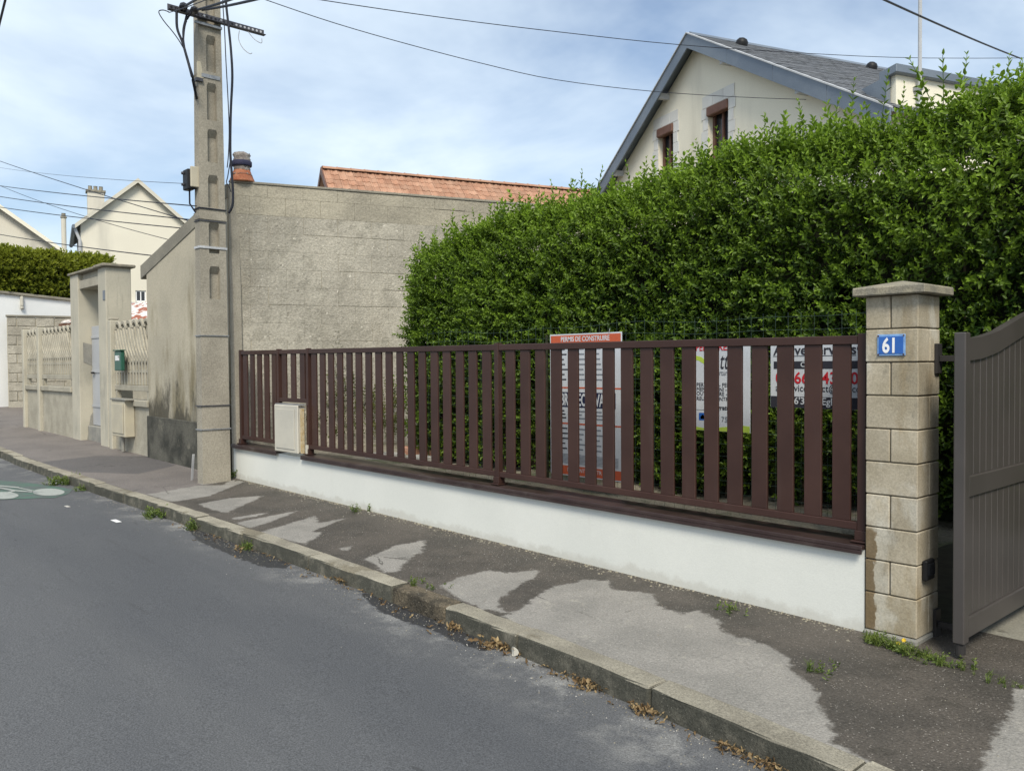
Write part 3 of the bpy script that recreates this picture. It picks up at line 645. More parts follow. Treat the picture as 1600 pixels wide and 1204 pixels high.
q = MB(); q.prism([(-11.499, 5.09, -.1), (-11.30, 5.09, -.1), (-11.34, 5.09, 1.2), (-11.36, 5.09, 2.6), (-11.42, 5.09, 4.1), (-11.499, 5.09, 4.1)], (0, .12, 0)); q.build('corner_render', M['pole'], sh, bevel=.01)
q = MB(); q.prism([(xl, 5.376, -.1), (xl+.25, 5.376, -.1), (xl+.25, 5.376, ztp(xl)-.24), (xl, 5.376, ztp(xl)-.24)], (.9, 2.8, 0)); q.build('side_wall', M['shed'], sh)

# wrapped chimney pot on top of the wall
cpx = onplane(378, 270, W0-NB*.1+V((0, 0, 0)), NB)
ch = thing('chimney_pot', (cpx.x, cpx.y, 4.21), 'chimney pot wrapped in crumpled pale sheet with dark strap, on the block wall', 'chimney')
cb_ = V((cpx.x, cpx.y, 0)); zt1, zt2, zt3 = onplane(378, 240, cpx, NB).z, 4.21, onplane(378, 272, cpx, NB).z
q = MB(); q.lathe(cb_, [(.185, zt2), (.175, zt2+.02), (.14, zt2+.10), (.11, zt2+.18)], 12); q.build('clay_base', M['clay'], ch, smooth=True)
q = MB(); prof = []; nn = 14
for i in range(nn+1):
    t = i/nn; prof.append((.114+.006*math.sin(i*2.1)+(.03 if i == 0 else 0), zt2+.10+(zt1-zt2-.10)*t))
q.lathe(cb_, prof, 24); wrap = q.build('wrapping_sheet', M['tarp'], ch, smooth=True)
for v in wrap.data.vertices: v.co += V((rng.normal(0, .005), rng.normal(0, .005), rng.normal(0, .004)))
zs_ = zt2+.10+(zt1-zt2-.10)*.40
q = MB(); q.lathe(cb_, [(.13, zs_), (.139, zs_+.01), (.139, zs_+.065), (.13, zs_+.075)], 24); q.build('strap', M['strap'], ch, smooth=True)

# ------------------------------------------------------------------ utility pole (I-section concrete with recessed cells)
pcn = zp(317, 757, .02)
PXF = pcn.x; py0 = pcn.y; py1 = xp(360, 700, PXF).y
px_back = yp(308.5, 740, py0).x
WB, DB = py1-py0, PXF-px_back
cyp = (py0+py1)/2
PH = 8.6
pole = thing('utility_pole', ((PXF+px_back)/2, cyp, .02), 'tall square concrete utility pole with recessed cells at the pavement edge', 'pole')
def pz(py): return xp(336, py, PXF).z
def pp(u, d, z): # u -1..1 across the wide face, d 0 front .. 1 back
    k = 1-.037*max(z-1.0, 0); kd = 1-.03*max(z-1.0, 0)
    return V((PXF-DB*(.5-.5*kd)-d*DB*kd, cyp+u*WB/2*k, z))
q = MB()
def pb(u0, u1, d0, d1, z0, z1):
    q.hexa([pp(u0, d1, z0), pp(u0, d0, z0), pp(u1, d0, z0), pp(u1, d1, z0), pp(u0, d1, z1), pp(u0, d0, z1), pp(u1, d0, z1), pp(u1, d1, z1)])
RU0, RU1 = -.32, .50
zc0 = pz(467)
levels = [zc0]; cells = [(467, 416), (396, 346), (325, 274), (254, 203), (189, 131), (114, 57), (42, -12), (-30, -84), (-102, -150)]
pb(-1, 1, 0, 1, -.3, zc0)
prev = zc0
nseg = []
for a_, b_ in cells:
    z0, z1 = pz(a_), pz(b_)
    if z0 > prev+.001: nseg.append(('solid', prev, z0))
    nseg.append(('cell', z0, z1)); prev = z1
nseg.append(('solid', prev, PH))
for kd_, z0, z1 in nseg:
    if kd_ == 'solid': pb(-1, 1, 0, 1, z0, z1)
    else:
        pb(-1, RU0, 0, 1, z0, z1); pb(RU1, 1, 0, 1, z0, z1); pb(RU0, RU1, .42, 1, z0, z1)
        zc = z1-.09   # chamfered head
        q.add([pp(RU0, 0, z1), pp(RU0, .42, z1), pp(RU0, .42, z1-.10), pp(RU1, 0, z1), pp(RU1, .42, z1), pp(RU1, .42, z1-.10)], [(0, 2, 1), (3, 4, 5), (0, 3, 5, 2), (0, 1, 4, 3), (1, 2, 5, 4)])
        for uu, dr_ in ((RU0, 1), (RU1, -1)):
            q.add([pp(uu, 0, z1), pp(uu, .42, z1), pp(uu+dr_*.10, 0, z1), pp(uu+dr_*.10, .42, z1), pp(uu, 0, z1-.05), pp(uu, .42, z1-.05)], [(0, 2, 4), (1, 5, 3), (2, 3, 5, 4)])
shaft = q.build('shaft', M['pole'], pole, recalc=True)
q = MB(); q.prism([(PXF-DB-.03, py0-.03, -.1), (PXF+.03, py0-.03, -.1), (PXF+.06, py1+.05, -.1), (PXF-DB-.03, py1+.05, -.1)], (0, 0, .13)); q.build('base_collar', M['creamgrey'], pole, bevel=.03)
def band(pyy, h, name, mat, tilt=0):
    z = pz(pyy); q = MB(); e = .012
    c = [pp(-1, 1, z), pp(-1, 0, z), pp(1, 0, z), pp(1, 1, z)]
    dv = [V((-e, -e, 0)), V((e, -e, 0)), V((e, e, 0)), V((-e, e, 0))]
    r_ = [a+b for a, b in zip(c, dv)]
    q.add(r_+[p+V((0, 0, h)) for p in r_], [(0, 1, 5, 4), (1, 2, 6, 5), (2, 3, 7, 6), (3, 0, 4, 7), (4, 5, 6, 7), (3, 2, 1, 0)])
    q.build(name, mat, pole)
for pyy, h, mm in ((525, .012, 'steel'), (634, .012, 'darksteel'), (671, .014, 'steel'), (389, .03, 'zinc2'), (347, .012, 'darksteel'), (344, .09, 'pole'), (328, .016, 'cable')):
    band(pyy, h, 'band', M[mm])
# slanted metal strip and crossarm
def ppx(px, py, off=.03): return xp(px, py, PXF+off)
a, b = ppx(316, 119, .02), ppx(345, 127, .02)
q = MB(); q.ob(V((PXF-DB*.12+.0, a.y, a.z)), V((0, b.y-a.y, 0)), V((.02, 0, 0)), V((0, 0, .05))); q.build('strap_plate', M['steel'], pole)
za = ppx(330, 33, .04).z
ya, yb = ppx(264, 20, .06).y, ppx(415, 53, .06).y
ca = thing('crossarm', (PXF+.02, (ya+yb)/2, za), 'dark perforated steel crossarm bolted across the concrete pole', 'crossarm')
q = MB(); xk = PXF-DB*.10+.02
q.ob((xk, ya, za), (.01, 0, 0), (0, yb-ya, 0), (0, 0, .085)); q.build('upright_flange', M['darksteel'], ca, bevel=.002)
q = MB(); q.ob((xk+.0101, ya, za), (.065, 0, 0), (0, yb-ya, 0), (0, 0, .008)); q.build('bottom_flange', M['darksteel'], ca, bevel=.002)
for i in range(22):
    y = ya+.05+(yb-ya-.1)*i/21
    q = MB(); q.lathe((0, 0, 0), [(.016, -.0015), (.016, .0015)], 8)
    q.v = [(xk+.0125+z_, y+x_, za+.05+y_) for x_, y_, z_ in q.v]; q.build('slot', M['zinc2'] if i > 14 else M['black'], ca, recalc=False)
for i, yy in enumerate((py0+.10, py1-.06)):
    q = MB(); q.tube([(xk-.01, yy, za+.04), (xk+.05, yy, za+.04)], .014, 8); q.build('bolt', M['steel'], ca)
q = MB(); q.ob((xk+.0, py0-.02, za-.075), (.03, 0, 0), (0, WB*.95, 0), (0, 0, .035)); q.build('clamp_plate', M['steel'], ca, bevel=.003)
# small boxes on the pole
jb = thing('junction_box', ppx(305, 290, 0), 'black junction box with cream lid strapped to the left of the pole', 'junction box')
a, b = xp(292, 296, PXF-.12), xp(308, 263, PXF-.12)
q = MB(); q.box(PXF-.24, PXF-.07, a.y-.01, b.y-.05, a.z, b.z-.03); q.build('body', M['black'], jb, bevel=.012)
q = MB(); q.box(PXF-.069, PXF-.03, b.y-.12, b.y+.03, a.z+.03, b.z); q.build('lid', M['meter2'], jb, bevel=.008)
q = MB(); q.tube([(PXF-.14, b.y-.10, a.z), (PXF-.14, b.y-.10, a.z-.18), (PXF-.13, b.y-.02, a.z-.30), (PXF-.10, b.y+.05, a.z-.36)], .012, 6); q.build('lead', M['cable'], jb)
for t in (.25, .75):
    q = MB(); q.tube([(PXF-.2, b.y-.13, a.z+(b.z-a.z)*t), (PXF-.2, b.y-.18, a.z+(b.z-a.z)*t)], .02, 8); q.build('gland', M['darksteel'], jb)
sb = thing('cable_bracket', ppx(311, 118, 0), 'small cream plastic cable bracket on the pole, above the junction box', 'bracket')
a, b = xp(308, 122, PXF-.03), xp(315, 98, PXF-.03)
q = MB(); q.prism([(PXF-.05, a.y, a.z), (PXF-.05, b.y+.02, a.z), (PXF-.05, b.y-.015, b.z), (PXF-.05, a.y, b.z)], (.045, 0, 0)); q.build('body', M['meter2'], sb, bevel=.006)
q = MB(); q.box(PXF-.05, PXF+.02, a.y-.03, b.y, a.z-.05, a.z-.002); q.build('clamp', M['darksteel'], sb, bevel=.004)
# leaning plastic strip
a, b = zp(298, 751, .02), V((PXF-DB-.02, py0-.06, .42))
q = MB(); t = (b-a); q.ob(a, (.012, .03, 0), (.012, -.004, 0), t); tag(q.build('plastic_strip', M['paper'], bevel=.002), 'thin white plastic strip leaning against the foot of the pole', 'strip')

# ------------------------------------------------------------------ cables
def sagline(a, b, sag, n=22): return [V(a).lerp(V(b), i/n)-V((0, 0, sag*4*(i/n)*(1-i/n))) for i in range(n+1)]
def cable(pts, r, label, group=None, mat='cable', n=5, name='overhead_cable'):
    q = MB(); q.tube(pts, r, n); return tag(q.build(name, M[mat], smooth=True), label, 'cable', group)
ptop = V((PXF-.1, cyp, 7.9))
def thru(px, py, D): return dp(px, py, D)
xk2 = PXF+.05
cA_ = thru(286, 11, 11.05); cB_ = thru(303, 17, 11.05); cC_ = thru(316, 16, 11.1)
for (c0, e, lab) in ((cA_, (420, -100), 'thick black cable leaving the left tip of the crossarm'), (cB_, (560, -90), 'thick black cable leaving the crossarm just left of the pole'), (cC_, (620, -70), 'thick black cable passing in front of the top of the pole')):
    P = thru(*e, 6.0); cable(sagline(c0, P, .05), .016, lab)
cable(sagline(thru(264, 20, 11.05), thru(500, -90, 6), .05), .006, 'thin wire leaving the outermost end of the crossarm')
an = thing('cable_anchors', cA_, 'black cable anchor clamps on the left half of the crossarm', 'cable clamp')
for c0, dx in ((cA_, .0), (cB_, .0)):
    q = MB(); d = (thru(420, -100, 6.0)-c0).normalized(); q.tube([c0-d*.10, c0-d*.04, c0+d*.06, c0+d*.18, c0+d*.24], [.02, .045, .055, .04, .018], 8); q.build('clamp', M['black'], an)
# drop bundle on the left of the pole
def path(pts, D): return [thru(p[0], p[1], p[2] if len(p) > 2 else D) for p in pts]
def smooth(pts, n=6):
    out = []; P = [pts[0]]+list(pts)+[pts[-1]]
    for i in range(1, len(P)-2):
        for k in range(n):
            t = k/n; a, b, c, d = P[i-1], P[i], P[i+1], P[i+2]
            out.append(.5*((2*b)+(c-a)*t+(2*a-5*b+4*c-d)*t*t+(3*b-a-3*c+d)*t*t*t))
    out.append(pts[-1]); return out
for pts, r, lab in (([(276, 14), (276, 22), (277, 45), (285, 66), (292, 90), (300, 120), (306, 148, 11.2), (309, 170, 11.75), (313, 190, 11.9)], .018, 'thick black cable bending down from the crossarm tip to the pole, outermost of the bundle'),
                    ([(302, 14), (297, 22), (290, 35), (287, 52), (287, 70), (294, 95), (302, 125, 11.1), (308, 150, 11.7), (313, 165, 11.9)], .014, 'black cable looping down beside the pole, innermost of the bundle'),
                    ([(292, 22), (290, 30), (286, 50), (289, 78), (297, 105, 11.1), (306, 132, 11.7), (313, 150, 11.9)], .012, 'thinner black cable in the middle of the bundle left of the pole')):
    cable(smooth(path(pts, 10.98)), r, lab, None, n=6, name='drop_cable')
cable(smooth(path([(264, 19), (255, 16), (248, 19), (256, 33), (270, 50), (280, 64), (287, 76)], 10.98)), .007, 'thin wire looped out beyond the left end of the crossarm', name='drop_cable')
# cables hanging right of the pole down to the wall
Dr = 11.15
for pts, r, lab in (([(352, -60), (353, 0), (357, 40), (361, 80), (363, 120), (361, 165), (360, 200), (360, 240), (362, 270), (364, 300), (363, 322), (357, 333)], .017, 'thick dark blue cable hanging right of the pole down to the block wall'),
                    ([(347, -60), (348, 0), (351, 50), (353, 95), (356, 150), (358, 200), (357, 240), (355, 262)], .007, 'thin dark wire hanging just right of the pole'),
                    ([(360, 250), (356, 275), (354, 285), (358, 292), (361, 300)], .007, 'short blue wire loop at the top corner of the block wall')):
    cable(smooth(path(pts, Dr)), r, lab, None, n=6, name='hanging_cable')
for pts, lab in (([(374, 48), (373, 62), (380, 76), (390, 84), (394, 83)], 'loose grey wire dangling from the right arm, longer one'), ([(388, 50), (396, 60), (404, 66), (409, 67), (409, 60)], 'loose grey wire curling under the right end of the crossarm')):
    cable(smooth(path(pts, 11.3)), .005, lab, None, 'steel', 5, 'loose_wire')
# long spans
pA = V((PXF, cyp, 8.2))
def spanpx(pts, D0, D1):
    return smooth([thru(x, y, 1/(1/D0+(1/D1-1/D0)*(x-pts[0][0])/(pts[-1][0]-pts[0][0]))) for x, y in pts], 4)
cable(spanpx([(330, -31), (415, 0), (525, 37), (640, 70), (760, 101), (870, 125), (1020, 143), (1180, 153), (1318, 157)], 11.3, 17.5), .006, 'thin overhead wire from the pole to the gable, lower of the two')
cable(spanpx([(335, -28), (500, 0), (700, 29), (880, 51), (1060, 70), (1250, 83), (1450, 91), (1720, 90)], 11.3, 21), .0065, 'thin overhead wire passing behind the roof ridge, upper of the two')
cable(sagline(thru(1250, -62, 7), thru(1596, 92, 14), .03, 16), .012, 'thick overhead wire slanting down over the hedge at the right')
for a, b, r, lab in (((-60, 230, 26), (298, 346, 13.2), .008, 'overhead wire crossing the far gable, steepest from the left edge'),
                     ((-60, 281, 26), (307, 322, 11.1), .008, 'overhead wire meeting the pole beside the junction box'),
                     ((-60, 262, 26), (262, 374, 14.2), .006, 'faint overhead wire running down to the shed roof'),
                     ((-60, 297, 26), (296, 343, 13.2), .009, 'overhead wire just under the chimney of the far house'),
                     ((-60, 314, 26), (290, 357, 13.6), .009, 'overhead wire crossing the middle of the far gable'),
                     ((-60, 355, 26), (244, 400, 14.6), .010, 'lowest overhead wire at the left, reaching the shed eave'),
                     ((-60, 250, 40), (290, 287, 16), .005, 'faint thin wire high over the far gable')):
    cable(sagline(thru(*a), thru(*b), .05 if r > .007 else .15), r, lab)
for a, b, lab in (((18, -40, 7), (-40, 190, 12), 'twisted dark cable in the top left corner, right one'), ((9, -40, 7), (-40, 130, 12), 'twisted dark cable in the top left corner, left one')):
    cable(sagline(thru(*a), thru(*b), .02, 10), .011, lab)

# ------------------------------------------------------------------ gateway portal left of the shed
YP = 5.073
por = thing('gateway', (-18, 5.3, .12), 'cream rendered gateway with two tall pillars and a deep lintel', 'gateway')
xa0, xa1 = yp(111.5, 560, YP).x, yp(123.5, 560, YP).x
xc0, xc1 = yp(155, 560, YP).x, yp(167, 560, YP).x
yR = xp(205, 450, xc1).y
zR = yp(158, 418, YP).z; zL = yp(115, 430, YP).z
q = MB(); q.box(xc0, xc1, YP, yR, -.1, zR); q.build('pillar', M['cream'], por, bevel=.01)
q = MB(); q.box(xc0-.07, xc1+.07, YP-.07, yR+.07, zR+.001, zR+.06); q.build('pillar_cap', M['limecap'], por, bevel=.015)
yL = YP+.60
q = MB(); q.box(xa0, xa1, YP+.002, yL, -.1, zL); q.build('pillar', M['cream'], por, bevel=.01)
zl0 = xp(123.5, 452, xa1).z
q = MB(); q.box(xa1+.001, xc0-.001, YP+.10, YP+.40, zl0+.18, zL-.002); q.build('lintel', M['cream'], por)
q = MB(); q.box(xa1+.001, xc0-.001, YP+.03, YP+.45, zl0, zl0+.17); q.build('lintel_slab', M['ornate'], por, bevel=.006)
q = MB(); q.box(xa0-.04, xc0-.075, YP-.04, yL+.04, zL+.001, zL+.05); q.build('coping', M['limecap'], por, bevel=.012)
z1, z2 = 1.72, 2.12
q = MB(); q.prism([(xa1+.001, YP+.08, z2), (xa1+.001, yL-.03, z2-.12), (xa1+.001, yL-.03, z1-.22), (xa1+.001, YP+.08, z1)], (.006, 0, 0)); q.build('cement_patch', M['creamgrey'], por)
q = MB(); q.prism([(xa1+.001, YP+.12, .1), (xa1+.001, yL-.03, .1), (xa1+.001, yL-.03, 1.15), (xa1+.001, YP+.32, .8), (xa1+.001, YP+.2, .62)], (.006, 0, 0)); q.build('cement_patch', M['creamgrey'], por)
q = MB(); q.box(xa1+.009, xc0-.003, YP+.14, YP+.8, .05, .42); q.build('step', M['creamgrey'], por, bevel=.01)
q = MB(); q.box(xa1+.02, xc0-.02, YP+.24, YP+.29, .43, zl0-.75); d = q.build('door', M['door'], por, bevel=.005)
for zz_ in (.8, 1.5, 2.2):
    q = MB(); q.box(xa1+.02, xc0-.02, YP+.225, YP+.239, zz_, zz_+.05); q.build('door_rib', M['door'], d, bevel=.003)
q = MB(); q.tube([(xa1+.12, YP+.20, 1.5), (xa1+.25, YP+.20, 1.5)], .02, 8); q.build('handle', M['black'], d)
nb = yp(162, 461, YP-.01)
q = MB(); q.box(nb.x-.06, nb.x+.06, YP-.012, YP-.001, nb.z-.09, nb.z+.09); tag(q.build('number_plaque', M['greytext'], bevel=.002), 'tiny grey plaque high on the right pillar of the gateway', 'plaque')

# cast concrete openwork fences
def ornate(name, xa, xb, label, zcap, zrail, ztop_, posts, zcut=.12):
    t = thing(name, ((xa+xb)/2, YP, .1), label, 'fence')
    q = MB(); q.box(xa, xb, YP+.02, YP+.17, -.1, zrail-.11); q.build('base_wall', M['ornate'], t)
    q = MB(); q.box(xa, xb, YP-.03, YP+.2, zrail-.109, zrail); q.build('base_coping', M['ornate'], t, bevel=.01)
    for x in posts:
        q = MB(); q.box(x-.085, x+.085, YP-.05, YP+.12, -.1, ztop_+.12); po = q.build('post', M['cream'], t, bevel=.012)
        q = MB(); q.prism([(x-.075, YP-.04, ztop_+.121), (x+.075, YP-.04, ztop_+.121), (x+.075, YP+.11, ztop_+.121), (x-.075, YP+.11, ztop_+.121)], (0, 0, .04)); q.build('post_cap', M['ornate'], po, bevel=.015)
    ps = sorted(posts); spans = [(a+.086, b-.086) for a, b in zip(ps[:-1], ps[1:])]
    if xb-ps[-1] > .3: spans.append((ps[-1]+.086, xb))
    y0, y1 = YP+.02, YP+.09
    for (a, b) in spans:
        H0 = zrail+.16; H1 = ztop_; Hm = H0+(H1-H0)*.46; n = max(4, round((b-a)/.155)); st = (b-a)/n
        q = MB(); q.box(a, b, y0-.01, y1+.01, H0, H0+.10); q.build('panel_rail', M['ornate'], t, bevel=.006)
        for xx in (a+.02, b-.12):
            q = MB(); q.box(xx, xx+.10, y0, y1, zrail+.001, H0-.001); q.build('panel_foot', M['ornate'], t)
        for i in range(n):
            xm = a+st*(i+.5); q = MB(); q.box(xm-.034, xm+.034, y0, y1, H0+.101, Hm); q.build('baluster', M['ornate'], t, bevel=.008)
        q = MB(); q.box(a, b, y0+.006, y1-.006, H0+.32, H0+.37); q.build('panel_rail', M['ornate'], t)
        q = MB()
        for i in range(n+1):       # interlacing curved ribs above the balusters
            for sg in (-1, 1):
                pts = []
                for k in range(9):
                    s_ = k/8; x = a+st*(i+.0)+sg*st*3.0*math.sin(s_*math.pi*.5); z = Hm-.04+(H1-.02-Hm)*s_
                    if a <= x <= b: pts.append((x, (y0+y1)/2+sg*.014, z))
                if len(pts) > 1: q.tube(pts, .026, 5)
            for sg in (-1, 1):
                pts = []
                for k in range(9):
                    s_ = k/8; x = a+st*i+sg*st*2*s_; z = Hm-.02+(H1-.03-Hm)*s_
                    if a <= x <= b: pts.append((x, (y0+y1)/2+sg*.012, z))
                if len(pts) > 1: q.tube(pts, .026, 5)
        for i in range(0, n, 2):     # round heads along the top
            cx = a+st*(i+1); pts = [(cx+st*.8*math.cos(math.pi*k/8), (y0+y1)/2, H1-.05+.11*math.sin(math.pi*k/8)) for k in range(9)]
            q.tube([p for p in pts if a <= p[0] <= b] if len([p for p in pts if a <= p[0] <= b]) > 1 else pts, .04, 5)
        q.build('lattice', M['ornate'], t)
    return t
ornate('openwork_fence', -23.25, xa0-.005, 'weathered cream openwork concrete fence left of the gateway', 1.22, 1.20, 2.42, [-23.15, -21.75])
xo0 = yp(173, 600, YP).x
ornate('openwork_fence', xo0, xl-.005, 'openwork concrete fence between gateway and shed, behind a green letterbox', 1.05, 1.03, 2.36, [xo0+.1])
# meter cabinet and letterbox
a, b = yp(175, 680, YP-.16), yp(194, 626, YP-.16)
mc = thing('meter_cabinet', ((a.x+b.x)/2, YP-.1, a.z), 'cream meter cabinet fixed under the openwork fence beside the gateway', 'meter box')
q = MB(); q.box(a.x, b.x, YP-.16, YP+.018, a.z, b.z); q.build('casing', M['meter2'], mc, bevel=.012)
q = MB(); q.box(a.x+.05, b.x-.05, YP-.175, YP-.161, a.z+.06, b.z-.06); q.build('door', M['meter2'], mc, bevel=.006)
q = MB(); q.box(a.x-.02, b.x+.10, YP-.18, YP-.03+.0, b.z+.002, b.z+.035); q.build('hood', M['creamgrey'], mc, bevel=.005)
q = MB(); q.tube([((a.x+b.x)/2, YP-.08, a.z), ((a.x+b.x)/2, YP-.08, .1)], .03, 8); q.build('conduit', M['creamgrey'], mc)
a, b = yp(179, 579, YP-.13), yp(188.5, 548, YP-.13)
lb = thing('letterbox', ((a.x+b.x)/2, YP-.12, a.z), 'dark green metal letterbox hung on the cream openwork fence', 'letterbox')
q = MB(); q.box(a.x, b.x, YP-.13, YP-.06, a.z, b.z); q.build('body', M['green'], lb, bevel=.012)
q = MB(); q.box(a.x+.06, b.x-.08, YP-.136, YP-.131, b.z-.17, b.z-.08); q.build('name_card', M['paper'], lb)
q = MB(); q.box(a.x-.02, b.x+.02, YP-.15, YP-.055, b.z+.001, b.z+.022); q.build('flap', M['green'], lb, bevel=.004)
q = MB(); q.tube([(b.x-.10, YP-.131, a.z+.25), (b.x-.10, YP-.145, a.z+.25)], .014, 8); q.build('lock', M['steel'], lb)

# ------------------------------------------------------------------ far left: block stub, white wall, bright hedge, rusty shed
wc0 = dp(13.5, 641, 25.2)
d1 = V((-.52, .85, 0)).normalized()          # white wall runs away from here
gw = thing('block_stub_wall', (wc0.x, wc0.y, wc0.z), 'short grey concrete block wall in front of the white wall', 'wall')
bd = V((ray(60, 570)[0], ray(60, 570)[1], 0)).normalized(); bdir = V((bd.y, -bd.x, 0))     # faces the street corner
zt0 = dp(13.5, 495, 25.2).z; hgt = zt0-wc0.z; nC = 10; chh = hgt/nC
q = MB(); q.ob(wc0+bd*.03+V((0, 0, -.5)), bdir*2.6, bd*.17, V((0, 0, .5+hgt-.02))); q.build('mortar_bed', M['joint'], gw)
for k in range(nC):
    s = 0; odd = k % 2
    while s < 2.55:
        ln = .25 if (s == 0 and odd) else .5
        e = min(s+ln, 2.6)
        q = MB(); q.ob(wc0+bdir*(s+.012)+bd*rb.uniform(.0, .012)+V((0, 0, k*chh+.012)), bdir*(e-s-.024), bd*.19, V((0, 0, chh-.02))); q.build('block', M['blockwall'], gw, bevel=.008); s = e
q = MB(); q.ob(wc0-bd*.02-bdir*.03+V((0, 0, hgt+.001)), bdir*2.66, bd*.25, V((0, 0, .06))); q.build('coping', M['shedcap'], gw, bevel=.01)
wa = dp(-60, 660, 24.7); wb = dp(14, 640, 25.6); wdir = (wb-wa); wdir.z = 0; wdir.normalize(); wn_ = V((wdir.y, -wdir.x, 0))
ws = wb-wdir*4.5; WLN = 8.0
pw0, pw1 = onplane(0, 459, ws, wn_), onplane(112, 471, ws, wn_); slw = (pw1.z-pw0.z)/(pw1-pw0).dot(wdir); zw0 = pw0.z-slw*(pw0-ws).dot(wdir)
fw = thing('white_wall', (ws.x, ws.y, .2), 'high white painted wall at the left edge topped by bright hedge', 'wall')
q = MB(); q.prism([V((ws.x, ws.y, -.5)), V((ws.x, ws.y, -.5))+wdir*WLN, V((ws.x, ws.y, zw0+slw*WLN))+wdir*WLN, V((ws.x, ws.y, zw0))], -wn_*.25); q.build('wall', M['farwhite'], fw)
q = MB(); q.ob(V((ws.x, ws.y, zw0+.001))+wn_*.08, wdir*WLN+V((0, 0, slw*WLN)), -wn_*.41, V((0, 0, .09))); q.build('coping', M['shedcap'], fw, bevel=.02)
lp = onplane(33, 470, ws, wn_)
wl_ = thing('wall_lamp', (lp.x, lp.y, lp.z), 'small pale lamp fixed under the coping of the white wall', 'lamp')
q = MB(); q.ob(V((lp.x, lp.y, lp.z-.16))+wn_*.002-wdir*.04, wdir*.08, wn_*.10, V((0, 0, .30))); q.build('body', M['meter'], wl_, bevel=.02)
q = MB(); q.lathe(V((lp.x, lp.y, lp.z-.26))+wn_*.06, [(.03, 0), (.055, .03), (.055, .095)], 10); q.build('shade', M['meter'], wl_)
rs = thing('rusty_shed', dp(160, 560, 27), 'low outbuilding with patchy white and rust coloured sheet roof', 'shed')
rp0 = dp(84, 506, 26); rp1 = dp(236, 507, 24)
rv = rp1-rp0; rv.z = 0; rdp = V((-rv.y, rv.x, 0)).normalized(); rdp = rdp if rdp.y > 0 else -rdp
nS = 16
for i in range(nS):
    o = rp0+rv*(i/nS); z0 = 2.98
    q = MB(); q.prism([V((o.x, o.y, z0)), V((o.x, o.y, z0))+rv*(.5/nS)+V((0, 0, .05)), V((o.x, o.y, z0))+rv*(.97/nS), V((o.x, o.y, z0-.02))+rv*(.5/nS)+V((0, 0, .0))], rdp*1.5+V((0, 0, .62))); q.build('roof_sheet', M['rust'], rs)
q = MB(); q.ob(V((rp0.x, rp0.y, 2.86))-rdp*.05, rv, rdp*.06, V((0, 0, .09))); q.build('fascia', M['wood'], rs)
q = MB(); q.ob(V((rp0.x, rp0.y, .1))+rdp*.1, rv, rdp*1.4, V((0, 0, 2.74))); q.build('wall', M['ornate'], rs)

